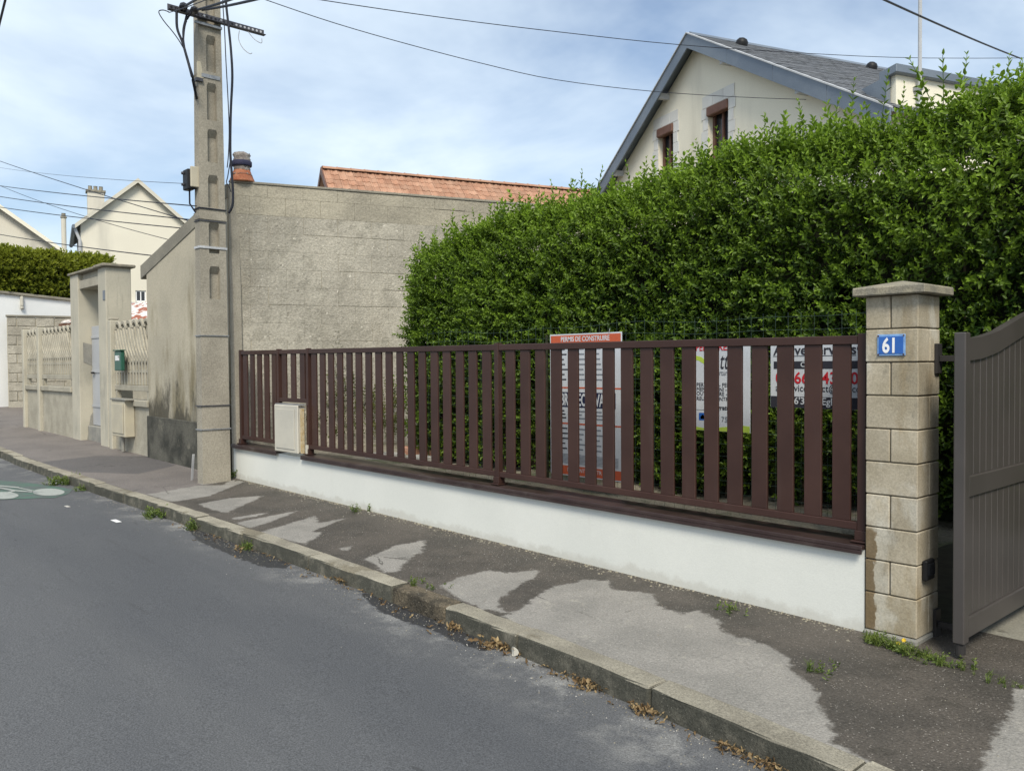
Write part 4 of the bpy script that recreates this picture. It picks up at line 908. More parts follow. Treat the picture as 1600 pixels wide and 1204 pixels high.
# ------------------------------------------------------------------ houses
def house_far():
    D = 50; ap = dp(215.5, 279, D)
    t = thing('gabled_house', (ap.x, ap.y, 0), 'tall cream gabled house beyond the gateway, with a chimney of three pots', 'house')
    fr = V((ray(215, 570)[0], ray(215, 570)[1], 0)).normalized(); rtv = V((fr.y, -fr.x, 0)); fr2 = (fr*1.0+rtv*-.08).normalized(); rtv = V((fr2.y, -fr2.x, 0)); fr = fr2
    el = onplane(117, 350, ap, fr); u = (ap-el).dot(rtv); dz = ap.z-el.z
    def P(uu, z, d=0): return V((ap.x, ap.y, 0))+rtv*uu+fr*d+V((0, 0, z))
    uw = u-.30
    # gable wall with a window opening
    wA, wB = onplane(212, 471, ap+fr*.3, fr), onplane(228, 454, ap+fr*.3, fr)
    u0, u1, z0, z1 = (wA-ap).dot(rtv), (wB-ap).dot(rtv), wA.z, wB.z
    sl_ = dz/u
    def rake(uu): return ap.z-.18-abs(uu)*sl_
    br = sorted([-uw, u0, 0, u1, uw])
    q = MB()
    for a, b in zip(br[:-1], br[1:]):
        seg = [(0, z0), (z1, None)] if (a >= u0-1e-6 and b <= u1+1e-6) else [(0, None)]
        for lo_, hi_ in seg:
            tz = (rake(a), rake(b)) if hi_ is None else (hi_, hi_)
            q.prism([P(a, lo_, .3), P(b, lo_, .3), P(b, tz[1], .3), P(a, tz[0], .3)], fr*.3)
    q.build('gable_wall', M['houseF'], t)
    q = MB(); q.prism([P(-uw, 0, .6), P(-uw, rake(uw), .6), P(-uw, rake(uw), 9), P(-uw, 0, 9)], rtv*.3); q.build('side_wall', M['houseF'], t)
    for sg in (-1, 1):
        q = MB(); q.prism([P(0, ap.z-.14), P(sg*u, ap.z-dz-.14), P(sg*u, ap.z-dz), P(0, ap.z)], fr*9.3); q.build('roof', M['slate'], t)
        q = MB(); q.prism([P(0, ap.z-.24, -.06), P(sg*u, ap.z-dz-.24, -.06), P(sg*u, ap.z-dz+.02, -.06), P(0, ap.z+.02, -.06)], fr*.055); q.build('bargeboard', M['houseG'], t)
    q = MB(); q.box(0, 1, 0, 1, 0, 1); q.v = [tuple(P(u0+(u1-u0)*a, z0+(z1-z0)*c, .42+.05*b)) for a, b, c in q.v]; wf = q.build('window', M['glass'], t)
    for a, b, c, d in ((0, .12, 0, 1), (.88, 1, 0, 1), (.45, .55, 0, 1), (0, 1, 0, .1), (0, 1, .9, 1)):
        q = MB(); q.box(0, 1, 0, 1, 0, 1); q.v = [tuple(P(u0+(u1-u0)*(a+(b-a)*i), z0+(z1-z0)*(c+(d-c)*k), .36+.055*j)) for i, j, k in q.v]; q.build('window_frame', M['enamel'], wf)
    q = MB(); q.box(0, 1, 0, 1, 0, 1); q.v = [tuple(P(u0-.25+(u1-u0+.5)*i, z0-.35+.3*k, .05+.24*j)) for i, j, k in q.v]; q.build('window_sill', M['zinc2'], t)
    # gutter and downpipe at the left eave
    q = MB(); q.tube([P(-u-.05, ap.z-dz-.12, .0), P(-u-.05, ap.z-dz-.12, 9)], .12, 8); q.build('gutter', M['zinc'], t)
    q = MB(); q.tube([P(-u, ap.z-dz-.2, .25), P(-uw-.05, ap.z-dz-.9, .22), P(-uw-.05, 1, .22)], .09, 8); q.build('downpipe', M['zinc2'], t)
    c0, c1 = onplane(137, 330, ap+fr*5, fr), onplane(163, 301, ap+fr*5, fr)
    ua, ub = (c0-ap).dot(rtv), (c1-ap).dot(rtv)
    q = MB(); q.box(0, 1, 0, 1, 0, 1); q.v = [tuple(P(ua+(ub-ua)*i, c0.z-2.2+(c1.z-c0.z+2.2)*k, 5+.8*j)) for i, j, k in q.v]; cs = q.build('chimney', M['houseG'], t)
    q = MB(); q.box(0, 1, 0, 1, 0, 1); q.v = [tuple(P(ua-.08+(ub-ua+.16)*i, c1.z+.002+.12*k, 4.92+.96*j)) for i, j, k in q.v]; q.build('chimney_cap', M['limecap'], cs)
    for k in range(3):
        q = MB(); q.lathe(P(ua+(ub-ua)*(.18+.32*k), c1.z+.12, 5.4), [(.13, 0), (.12, .1), (.11, .26), (.13, .3)], 10); q.build('chimney_pot', M['limecap'], cs)
house_far()
def house_left():
    D = 42; fr = V((ray(40, 570)[0], ray(40, 570)[1], 0)).normalized(); rtv = V((fr.y, -fr.x, 0)); P0 = dp(0, 320, D)
    t = thing('gabled_house', (P0.x, P0.y, 0), 'greyed pale house at the left edge, its roof falling to the right', 'house')
    ap = onplane(-10, 313, P0, fr); ev = onplane(116, 402, P0, fr)
    def P(uu, z, d=0): return V((ap.x, ap.y, 0))+rtv*uu+fr*d+V((0, 0, z))
    u = (ev-ap).dot(rtv); dz = ap.z-ev.z; sl_ = dz/u; uw = u-.3
    q = MB(); q.prism([P(-uw, 0, .3), P(uw, 0, .3), P(uw, ap.z-.15-uw*sl_, .3), P(0, ap.z-.15, .3), P(-uw, ap.z-.15-uw*sl_, .3)], fr*.3); q.build('gable_wall', M['houseG'], t)
    for sg in (-1, 1):
        q = MB(); q.prism([P(0, ap.z-.14), P(sg*u, ap.z-dz-.14), P(sg*u, ap.z-dz), P(0, ap.z)], fr*9); q.build('roof', M['slate'], t)
        q = MB(); q.prism([P(0, ap.z-.2, -.06), P(sg*u, ap.z-dz-.2, -.06), P(sg*u, ap.z-dz+.02, -.06), P(0, ap.z+.02, -.06)], fr*.055); q.build('bargeboard', M['houseC'], t)
    q = MB(); q.tube([P(u+.04, ap.z-dz-.1, 0), P(u+.04, ap.z-dz-.1, 9)], .13, 8); q.build('gutter', M['zinc'], t)
    q = MB(); q.tube([P(u, ap.z-dz-.2, .2), P(uw+.06, ap.z-dz-.9, .2), P(uw+.06, 1, .2)], .09, 8); q.build('downpipe', M['zinc2'], t)
    c0, c1 = onplane(96, 385, P0+fr*3, fr), onplane(103.5, 341, P0+fr*3, fr)
    ua, ub = (c0-ap).dot(rtv), (c1-ap).dot(rtv)
    q = MB(); q.tube([P((ua+ub)/2, c0.z-1.5, 3), P((ua+ub)/2, c1.z, 3)], (ub-ua)/2, 10); fl = q.build('chimney_flue', M['houseG'], t)
    q = MB(); q.lathe(P((ua+ub)/2, c1.z+.001, 3), [(.16, 0), (.17, .05), (.11, .10), (.10, .22), (.12, .25)], 10); q.build('cowl', M['limecap'], fl)
house_left()

def house_tile():
    D = 24; ap = dp(503, 262, D)
    t = thing('tiled_house', (ap.x, ap.y, 0), 'house with orange clay tile roof showing above the grey block wall', 'house')
    NBv = NB; L_ = 10.5; pit = R(42); ex = .24; tw = .215
    dn = NBv*math.cos(pit)+V((0, 0, -math.sin(pit))); nrm = NBv*math.sin(pit)+V((0, 0, math.cos(pit)))
    rows, cols = 6, int(L_/tw)
    q = MB(); q.prism([ap-nrm*.06, ap-nrm*.06+dn*3.4, ap-nrm*.14+dn*3.4, ap-nrm*.14], E1*L_); q.build('roof_deck', M['wood'], t)
    back = -NBv*math.cos(pit)+V((0, 0, -math.sin(pit)))
    q = MB(); q.prism([ap-V((0, 0, .06)), ap+back*3.4-V((0, 0, .06)), ap+back*3.4-V((0, 0, .18)), ap-V((0, 0, .18))], E1*L_); q.build('rear_slope', M['tile'], t)
    # one interlocking tile, shared mesh in local axes (x along ridge, y down slope, z normal)
    q = MB(); prof = [(0, .000), (.04, .026), (.08, .028), (.12, .004), (.165, .004), (.20, .020), (.228, .010)]
    vs = []
    for (x, z) in prof: vs += [(x, 0, z), (x, ex+.04, z+.012), (x, ex+.04, z-.016)]
    fs = []
    for i in range(len(prof)-1):
        a, b = i*3, (i+1)*3; fs += [(a, b, b+1, a+1), (a+1, b+1, b+2, a+2)]
    q.add(vs, fs); me = q.mesh('tile', M['tile'], recalc=False)
    rot = Matrix((-E1, dn, nrm)).transposed().to_euler()
    for r in range(rows):
        for c in range(cols):
            o = ap+E1*((c+1)*tw+.02)+dn*(r*ex+.06)+nrm*(rng.uniform(-.004, .006)-.03)
            piece('tile', me, o, t, (rot[0]+rng.normal(0, .008), rot[1]+rng.normal(0, .008), rot[2]))
    q = MB(); vs = []; n = 8
    for x, s_ in ((0, 1.0), (.36, .92), (.40, .92), (.43, 1.15)):
        for k in range(n+1):
            a = math.pi*k/n; vs.append((x, .11*s_*math.cos(a), .085*s_*math.sin(a)))
    fs = [(i*(n+1)+k, i*(n+1)+k+1, (i+1)*(n+1)+k+1, (i+1)*(n+1)+k) for i in range(3) for k in range(n)]
    q.add(vs, fs); rm = q.mesh('ridge_tile', M['tile'], recalc=False, smooth=True)
    ang = math.atan2(E1.y, E1.x)
    for i in range(int(L_/.40)): piece('ridge_tile', rm, ap+E1*(i*.40)+V((0, 0, -.03)), t, (0, 0, ang))
    q = MB(); q.prism([ap-V((0, 0, .1))+E1*.25, ap+dn*3.3-V((0, 0, .1))+E1*.25, V((ap.x, ap.y, 0))+NBv*2.4+E1*.25, V((ap.x, ap.y, 0))-NBv*2.4+E1*.25, ap+back*3.3-V((0, 0, .1))+E1*.25], E1*.3); q.build('gable_wall', M['houseF'], t)
    for dd in (dn, back):
        q = MB(); q.prism([ap+V((0, 0, .02)), ap+dd*3.4+V((0, 0, .02)), ap+dd*3.4-V((0, 0, .18)), ap-V((0, 0, .18))], -E1*.04); q.build('bargeboard', M['wood'], t)
    q = MB(); q.ob(V((ap.x, ap.y, 0))+NBv*2.1+E1*.56, E1*(L_-1), NBv*.3, V((0, 0, ap.z-2.5))); q.build('front_wall', M['houseF'], t)
house_tile()

def house_gable():
    ap = dp(1073, 52.5, 20); wp = ap+E1*.34
    t = thing('gable_house', (ap.x, ap.y, 0), 'cream rendered house with grey slate roof and zinc verge above the hedge', 'house')
    lr = onplane(935, 292, ap, E1); rr = onplane(1380, 164, ap, E1)
    ul, ur = (lr-ap).dot(E2), (rr-ap).dot(E2); slL, slR = (ap.z-lr.z)/ul, (ap.z-rr.z)/-ur
    ulx, urx = ul+1.3, ur-.15
    def P(u, z, d=0): return V((ap.x, ap.y, 0))+E2*u+E1*d+V((0, 0, z))
    def rz_(u): return ap.z-(u*slL if u > 0 else -u*slR)
    FT = .34
    # windows
    wins = []
    for (l, r, tp, bt) in ((1107, 1138.5, 168, 300), (1029, 1052.5, 204, 330)):
        a = onplane(l, 220, wp, E1); b = onplane(r, 220, wp, E1); tz = onplane((l+r)/2, tp-6, wp, E1).z
        wins.append(((b-ap).dot(E2), (a-ap).dot(E2), tz-1.55, tz))
    uW0, uW1 = urx+.35, ulx-.35
    br = sorted([uW0, uW1, 0]+[x for w_ in wins for x in w_[:2]])
    q = MB()
    for a, b in zip(br[:-1], br[1:]):
        h = [w_ for w_ in wins if a >= w_[0]-1e-6 and b <= w_[1]+1e-6]
        for lo_, hi_ in ([(0, h[0][2]), (h[0][3], None)] if h else [(0, None)]):
            ta, tb = (rz_(a)-.12, rz_(b)-.12) if hi_ is None else (hi_, hi_)
            q.prism([P(a, lo_, .34), P(b, lo_, .34), P(b, tb, .34), P(a, ta, .34)], E1*.3)
    q.build('gable_wall', M['houseC'], t)
    q = MB(); q.prism([P(uW0, 0, .64), P(uW0, rz_(uW0)-.2, .64), P(uW0, rz_(uW0)-.2, 9), P(uW0, 0, 9)], E2*.3); q.build('side_wall', M['houseC'], t)
    for (u0, u1, z0, z1) in wins:
        def bx(a, b, c, d, e, f, name, mat, par, bev=0):
            q = MB(); q.box(0, 1, 0, 1, 0, 1); q.v = [tuple(P(a+(b-a)*i, c+(d-c)*k, e+(f-e)*j)) for i, j, k in q.v]; return q.build(name, M[mat], par, bevel=bev)
        wf = bx(u0+.002, u1-.002, z0, z1, .52, .53, 'window', 'glass', t)
        bx(u0+.08, u1-.08, z0+.06, z1-.2, .536, .545, 'curtain', 'curtain', wf)
        for a, b, c, d in ((u0+.002, u0+.075, z0, z1), (u1-.075, u1-.002, z0, z1), (u0+.076, u1-.076, z0, z0+.07), ((u0+u1)/2-.03, (u0+u1)/2+.03, z0+.071, z1-.2)):
            bx(a, b, c, d, .46, .519, 'frame', 'wood', wf, .005)
        bx(u0-.01, u1+.01, z1-.21, z1+.0, .27, .45, 'shutter_box', 'wood', wf, .02)
        # quoins: alternating long and short stones, and a lintel course
        n = 6; hh = (z1-z0+.02)/n
        for k in range(n):
            for sg, e in ((-1, u0), (1, u1)):
                wd = .25 if (k % 2) else .19
                a, b = (e-wd, e-.002) if sg < 0 else (e+.002, e+wd)
                bx(a, b, z0+k*hh+.004, z0+(k+1)*hh-.004, .322, .339, 'quoin_block', 'quoin', t, .004)
        m_ = (u1-u0+.44)/3
        for k in range(3): bx(u0-.22+k*m_+.004, u0-.22+(k+1)*m_-.004, z1+.024, z1+.30, .322, .339, 'lintel_block', 'quoin', t, .004)
    # zinc verge: sheets butted end to end
    for sg, ue, sl_ in ((1, ulx, slL), (-1, -urx, slR)):
        n = 4
        for i in range(n):
            a, b = ue*i/n, ue*(i+1)/n-.006
            q = MB(); q.prism([P(sg*a, ap.z-a*sl_-FT), P(sg*b, ap.z-b*sl_-FT), P(sg*b, ap.z-b*sl_), P(sg*a, ap.z-a*sl_)], E1*.035); q.build('verge_board', M['zinc'], t, bevel=.003)
        q = MB(); q.prism([P(0, ap.z-.06, .036), P(sg*ue, ap.z-ue*sl_-.06, .036), P(sg*ue, ap.z-ue*sl_-.02, .036), P(0, ap.z-.02, .036)], E1*6.55); q.build('roof_deck', M['zinc'], t)
        q = MB(); q.prism([P(0, ap.z+.001, -.03), P(sg*ue, ap.z-ue*sl_+.001, -.03), P(sg*ue, ap.z-ue*sl_+.03, -.03), P(0, ap.z+.03, -.03)], E1*.10); q.build('verge_trim', M['zinc2'], t)
        for f_ in (.22, .62):
            a = ue*f_; q = MB(); q.ob(P(sg*a, ap.z-a*sl_-FT-.02, .04), E2*.12, E1*.3, V((0, 0, .14))); q.build('purlin_end', M['zinc2'], t)
    # slates on the visible right slope and the left one
    q = MB(); cosr = 1/math.sqrt(1+slR*slR); dnr = (-E2*1.0+V((0, 0, -slR))).normalized(); nr = dnr.cross(E1).normalized(); nr = nr if nr.z > 0 else -nr
    LS = -urx/cosr; exs = .19; ws_ = .26
    for r in range(int(LS/exs)):
        for c in range(int(6.4/ws_)):
            o = ap+dnr*(r*exs)+E1*(.08+c*ws_+(ws_/2 if r % 2 else 0))+nr*(.004+.006*random.random())
            q.ob(o, E1*(ws_-.008), dnr*(exs+.05)+nr*.012, nr*.007)
    q.build('slates', M['slate'], t, kind='stuff')
    q = MB(); q.prism([P(.0, ap.z+.02, .08), P(.16, ap.z-.16*slL+.03, .08), P(.0, ap.z+.06, .08), P(-.16, ap.z-.16*slR+.03, .08)], E1*6.5); q.build('ridge_capping', M['zinc'], t)
    rn = nr
    for px, py in ((1157, 71), (1342, 102)):
        v = V(ray(px, py)); pt = V(O)+v*((ap-V(O)).dot(rn)/v.dot(rn)); s_ = (pt-ap).dot(E1)
        s_ = min(max(s_, .6), 5.8); o = ap+E1*s_+dnr*.55
        q = MB(); n = 8; vs = []
        for j, (rr_, off) in enumerate(((.15, -.06), (.15, .0), (.14, .10), (.09, .16), (.02, .18))):
            for k in range(12): vs.append(o+nr*off+E1*(rr_*math.cos(k*math.pi/6))+dnr*(rr_*math.sin(k*math.pi/6)))
        q.add(vs, [(i*12+k, i*12+(k+1) % 12, (i+1)*12+(k+1) % 12, (i+1)*12+k) for i in range(4) for k in range(12)]+[tuple(48+k for k in range(12))])
        q.build('roof_vent', M['black'], t, smooth=True)
    # side wing with zinc edge: short front beside the verge, long side running back
    dA = .45; L_ = onplane(1383, 121, P(0, 0, dA), E1); C_ = onplane(1400, 105, P(0, 0, dA), E1)
    uL, uC = (L_-ap).dot(E2), (C_-ap).dot(E2)
    q = MB(); q.prism([P(uL, 0, dA), P(uL, L_.z-.06, dA), P(uC, C_.z-.10, dA), P(uC, 0, dA)], E1*5.5); q.build('annex_wall', M['houseC'], t)
    q = MB(); q.prism([P(uL+.05, L_.z-.06, dA-.1), P(uC-.10, C_.z-.12, dA-.1), P(uC-.10, C_.z+.03, dA-.1), P(uL+.05, L_.z+.09, dA-.1)], E1*5.7); q.build('annex_edge', M['zinc'], t, bevel=.01)
    fp = [onplane(x, y, P(0, 0, dA-.12), E1) for x, y in ((1346, 140), (1385, 119), (1385, 170), (1374, 166))]
    q = MB(); q.prism(fp, E1*.1); q.build('flashing', M['zinc'], t)
    P_c = P(uC-.09, 0, 0)
    b0 = onplane(1437, 150, P_c, E2); b1 = V((b0.x, b0.y, onplane(1440, -60, P_c, E2).z))
    m0 = thing('antenna_mast', b0, 'thin grey antenna mast rising behind the hedge top', 'mast')
    q = MB(); q.tube([b0-V((0, 0, 1)), b1], .035, 8); q.build('tube', M['zinc2'], m0)
    q = MB(); q.box(b0.x-.10, b0.x+.05, b0.y-.04, b0.y+.04, b0.z+.1, b0.z+.16); q.build('bracket', M['steel'], m0)
house_gable()

# ------------------------------------------------------------------ green wire mesh fence behind the slats, and its three signs
YM = 5.62
zmt = yp(760, 518, YM).z
xm0, xm1 = yp(668, 520, YM).x, -2.45
wm = thing('wire_mesh_fence', ((xm0+xm1)/2, YM, .45), 'thin green wire mesh fence between the brown slats and the hedge', 'fence')
q = MB(); rw = .0013
def wz(x): return zmt+.012*math.sin(x*2.3)+.01*math.sin(x*5.1)
xx = xm0
while xx < xm1:
    q.tube([(xx, YM, .42), (xx+.004, YM+.006*math.sin(xx*3), 1.2), (xx, YM, wz(xx)+.03)], rw, 4, False); xx += .1016
for k in range(16):
    z = .5+(zmt-.5)*k/15
    q.tube([(xm0+(xm1-xm0)*i/24, YM-.004, z+(wz(xm0+(xm1-xm0)*i/24)-zmt)*(k/15)) for i in range(25)], rw, 4, False)
q.build('wire_mesh', M['wire'], wm, recalc=False, kind='stuff')
for x in (-5.72, -2.46):
    q = MB(); q.tube([(x, YM+.035, .3), (x, YM+.035, zmt-.06)], .015, 8); q.build('post', M['core'], wm)

def board(name, px0, px1, py0_, py1_, Y, label, mat='panel', th=.006):
    pxm, pym = (px0+px1)/2, (py0_+py1_)/2
    x0, x1 = yp(px0, pym, Y).x, yp(px1, pym, Y).x; z1, z0 = yp(pxm, py0_, Y).z, yp(pxm, py1_, Y).z
    t = thing(name, ((x0+x1)/2, Y, z0), label, 'sign')
    q = MB(); q.box(x0, x1, Y, Y+th, z0, z1); q.build('board', M[mat], t, bevel=.001)
    return t, x0, x1, z0, z1
def flat(name, x0, x1, z0, z1, Y, mat, par, lift=.0012):
    q = MB(); q.box(x0, x1, Y-lift, Y-.0002, z0, z1); return q.build(name, M[mat], par)
# building permit board
YS = 5.585
t, x0, x1, z0, z1 = board('permit_board', 860, 972, 520.5, 746, YS, 'tall white and orange building permit board headed PERMIS DE CONSTRUIRE')
W_, H_ = x1-x0, z1-z0
def sx_(px): return yp(px, 640, YS).x
def sz_(py): return yp(915, py, YS).z
flat('header_band', x0+.012, x1-.012, sz_(535), z1-.012, YS, 'orange', t)
flat('footer_band', x0+.012, x1-.012, z0+.01, sz_(730), YS, 'orange', t)
textmesh('PERMIS DE CONSTRUIRE', .062, (sx_(877), YS-.0014, sz_(532.5)), XA, UP, NA, M['panel'], t, bold=.0012, fit=sx_(953)-sx_(877))
for py in (606, 663): flat('red_rule', x0+.012, x1-.012, sz_(py+1.2), sz_(py-1.2), YS, 'orange', t)
flat('navy_band', sx_(872), sx_(962), sz_(637), sz_(613), YS, 'navy', t)
for px, s in ((876.5, 'BR'), (903, 'EC'), (930.5, 'VA')):
    textmesh(s, .155, (sx_(px), YS-.0016, sz_(634)), XA, UP, NA, M['panel'], t, sx=.52, bold=.004)
rr_ = random.Random(3)
for (ya_, yb_, st_) in ((545, 600, 8), (643, 658, 5.5), (671, 706, 8)):
    y = ya_
    while y <= yb_:
        segs = [876.5, 904, 932, 960]; c0 = 876
        for k in range(3):
            a_ = 876.5+k*27.3; wlen = rr_.uniform(5, 12)
            flat('text_line', sx_(a_), sx_(a_+wlen), sz_(y+1.1), sz_(y-1.1), YS, 'greytext' if k else 'ink', t)
        y += st_
for k in range(8):
    y = 712+k*2.0
    for (a_, b_) in ((877, 888), (904, 914), (931, 942), (958, 966)): flat('fine_print', sx_(a_), sx_(b_), sz_(y+.5), sz_(y-.5), YS, 'greytext', t)
for px, s in ((886, 'N'), (905, 'NT'), (932, 'TR')): textmesh(s, .05, (sx_(px), YS-.0014, sz_(739)), XA, UP, NA, M['panel'], t)
q = MB(); q.tube([(sx_(952), YS-.006, z1-.015), (sx_(955), YS-.012, z1+.03)], .003, 5); q.build('cable_tie', M['panel'], t)
# tall roofing banner
YS = 5.59
def sz_(py): return yp(1130, py, YS).z
def sx_(px): return yp(px, 600, YS).x
t, x0, x1, z0, z1 = board('roofer_banner', 1084, 1172, 541, 674, YS, 'white and lime green upright banner with dark script between the other two signs')
def swoosh(pts, name, mat):
    q = MB(); q.prism([(sx_(a), YS-.0012, sz_(b)) for a, b in pts], (0, .001, 0)); q.build(name, M[mat], t)
swoosh([(1084.5, 554), (1096, 557), (1106, 566), (1112, 580), (1103, 570), (1092, 563), (1084.5, 561)], 'lime_swoosh', 'lime_green')
swoosh([(1084.5, 668), (1105, 671), (1130, 667), (1160, 663), (1171.5, 664), (1171.5, 673.7), (1084.5, 673.7)], 'lime_base', 'lime_green')
textmesh('REA', .075, (sx_(1122), YS-.0014, sz_(547)), XA, UP, NA, M['redink'], t, sx=1.0, bold=.001)
textmesh('PER', .075, (sx_(1087), YS-.0014, sz_(547)), XA, UP, NA, M['redink'], t, sx=.9, bold=.001)
textmesh('tte', .19, (sx_(1124), YS-.0014, sz_(576)), XA, UP, NA, M['ink'], t, sx=.62, shear=.25)
textmesh('rture', .06, (sx_(1124), YS-.0014, sz_(586)), XA, UP, NA, M['greytext'], t, sx=.75)
for py, a_, b_ in ((602, 'PERTE', '- PER'), (609, 'MENT', 'NI - GA'), (616, 'OUTT', 'RE - MO'), (624, 'REUS', 'NTRET')):
    textmesh(a_, .042, (sx_(1088.5), YS-.0014, sz_(py+2)), XA, UP, NA, M['ink'], t); textmesh(b_, .042, (sx_(1124), YS-.0014, sz_(py+2)), XA, UP, NA, M['ink'], t)
textmesh('gratuit', .05, (sx_(1121.5), YS-.0014, sz_(640)), XA, UP, NA, M['ink'], t, bold=.001)
flat('thin_rule', sx_(1086), sx_(1100), sz_(641.6), sz_(641), YS, 'greytext', t)
textmesh('75 2', .06, (sx_(1127), YS-.0014, sz_(659)), XA, UP, NA, M['greytext'], t)
flat('logo_square', sx_(1092), sx_(1104), sz_(658), sz_(646), YS, 'blue', t)
swoosh([(1094.5, 656), (1094.5, 652), (1098, 648.5), (1101.5, 652), (1101.5, 656)], 'logo_house', 'panel')
# services banner
YS = 5.56
def sz_(py): return yp(1275, py, YS).z
def sx_(px): return yp(px, 590, YS).x
t, x0, x1, z0, z1 = board('services_banner', 1204, 1347, 539, 638, YS, 'wide white banner with red telephone digits, nearest the stone pillar')
flat('dark_foot', x0+.003, x1-.003, z0+.002, sz_(620), YS, 'ink', t)
flat('dark_band', sx_(1209), sx_(1340), sz_(576), sz_(564), YS, 'ink', t)
textmesh('Active Services', .098, (sx_(1209), YS-.0014, sz_(553.5)), XA, UP, NA, M['ink'], t, bold=.0015, fit=sx_(1338)-sx_(1209))
flat('underline', sx_(1208), sx_(1338), sz_(556.3), sz_(555.3), YS, 'ink', t)
textmesh('CU', .05, (sx_(1251), YS-.0026, sz_(573)), XA, UP, NA, M['panel'], t, bold=.001)
for px, s in ((1212, '0'), (1241, '66'), (1284, '43'), (1329, '0')): textmesh(s, .115, (sx_(px), YS-.0014, sz_(599)), XA, UP, NA, M['redink'], t, sx=.98, bold=.002)
for px, s in ((1212, 'a'), (1241, 'vices'), (1284, 'ct@g'), (1328, '.com')): textmesh(s, .068, (sx_(px), YS-.0014, sz_(611.5)), XA, UP, NA, M['ink'], t, sx=.95)
for px, s in ((1241, "6'33"), (1284, 'Eglis')): textmesh(s, .07, (sx_(px), YS-.0026, sz_(632)), XA, UP, NA, M['panel'], t, bold=.001)
flat('corner_arrow', sx_(1339), sx_(1345.5), sz_(548), sz_(543), YS, 'ink', t)

# ------------------------------------------------------------------ foliage
def leaf_template(n_pairs, length, leaf_l, leaf_w, rg, droop=.25, spread=.9):
    """a shoot along +Z with opposite leaves: returns verts (n,3), faces, tint per vert"""
    vs, fs, tint = [], [], []
    for i in range(n_pairs):
        z = length*(i+.6)/n_pairs; age = i/max(n_pairs-1, 1)
        for s_ in (0, 1):
            a = (i % 2)*math.pi/2+s_*math.pi+rg.normal(0, .35)
            ll = leaf_l*rg.uniform(.75, 1.15)*(1-.35*age**3); lw = leaf_w*rg.uniform(.8, 1.2)*(1-.3*age**3)
            el = spread*(1-age*.55)+rg.normal(0, .15)
            d = np.array([math.cos(a)*math.sin(el), math.sin(a)*math.sin(el), math.cos(el)])
            sd = np.array([-math.sin(a), math.cos(a), 0]); up = np.cross(d, sd)
            tw = rg.normal(0, .4); sd = sd*math.cos(tw)+up*math.sin(tw); up = np.cross(d, sd)
            b = np.array([0, 0, z]); c = up*lw*.22
            pts = [b, b+d*ll*.35+sd*lw*.5+c, b+d*ll*.7+sd*lw*.38-up*ll*droop*.2+c, b+d*ll-up*ll*droop*.6, b+d*ll*.7-sd*lw*.38-up*ll*droop*.2+c, b+d*ll*.35-sd*lw*.5+c]
            o = len(vs); vs += pts; fs += [(o, o+1, o+2, o+3), (o, o+3, o+4, o+5)]
            tv = np.clip(.10+.55*age**2+rg.normal(0, .10), 0, 1); tint += [tv]*6
    return np.array(vs), np.array(fs), np.array(tint)
def scatter(name, tmpl, P, D, S, tint_add, mat, parent, kind='stuff', rg=rng):
    """P points, D directions, S scales"""
    n = len(P); pick = rg.integers(0, len(tmpl), n); VV, FF, TT = [], [], []; off = 0
    D = D/np.linalg.norm(D, axis=1)[:, None]
    ref = np.where(np.abs(D[:, 2:3]) < .95, np.array([[0, 0, 1.]]), np.array([[1., 0, 0]]))
    X = np.cross(ref, D); X /= np.linalg.norm(X, axis=1)[:, None]; Yv = np.cross(D, X)
    ang = rg.uniform(0, 2*math.pi, n); X2 = X*np.cos(ang)[:, None]+Yv*np.sin(ang)[:, None]; Y2 = np.cross(D, X2)
    for k, (v, f, tt) in enumerate(tmpl):
        I = np.where(pick == k)[0]
        if not len(I): continue
        w_ = P[I][:, None, :]+S[I][:, None, None]*(v[None, :, 0:1]*X2[I][:, None]+v[None, :, 1:2]*Y2[I][:, None]+v[None, :, 2:3]*D[I][:, None])
        VV.append(w_.reshape(-1, 3)); FF.append((f[None]+(np.arange(len(I))*len(v))[:, None, None]+off).reshape(-1, f.shape[1])); TT.append(np.clip(tt[None]+tint_add[I][:, None], 0, 1).reshape(-1)); off += len(I)*len(v)
    Vt = np.concatenate(VV).astype(np.float32); Ft = np.concatenate(FF).astype(np.int32); Tt = np.concatenate(TT).astype(np.float32)
    org = ORG[parent.name] if parent is not None else V(P.mean(0))
    Vt = Vt-np.array(org, dtype=np.float32)
    me = bpy.data.meshes.new(name); me.vertices.add(len(Vt)); me.vertices.foreach_set('co', Vt.ravel())
    k = Ft.shape[1]; me.loops.add(Ft.size); me.loops.foreach_set('vertex_index', Ft.ravel()); me.polygons.add(len(Ft)); me.polygons.foreach_set('loop_start', np.arange(0, Ft.size, k, dtype=np.int32))
    me.update(calc_edges=True); me.validate()
    a = me.attributes.new('tint', 'FLOAT', 'POINT'); a.data.foreach_set('value', Tt)
    me.materials.append(mat); o = bpy.data.objects.new(name, me); COL.objects.link(o)
    if parent is not None: o.parent = parent
    else: o.location = org
    ORG[o.name] = org
    if kind: o['kind'] = kind
    return o
def vnoise(x, y, s=1.0): return (np.sin(x*1.7*s+1.3*np.sin(y*1.1*s))+np.sin(y*2.3*s+x*.7*s+1.0)+.6*np.sin(x*4.1*s-y*3.1*s+2)+.4*np.sin(x*8.3*s+y*6.7*s))/3

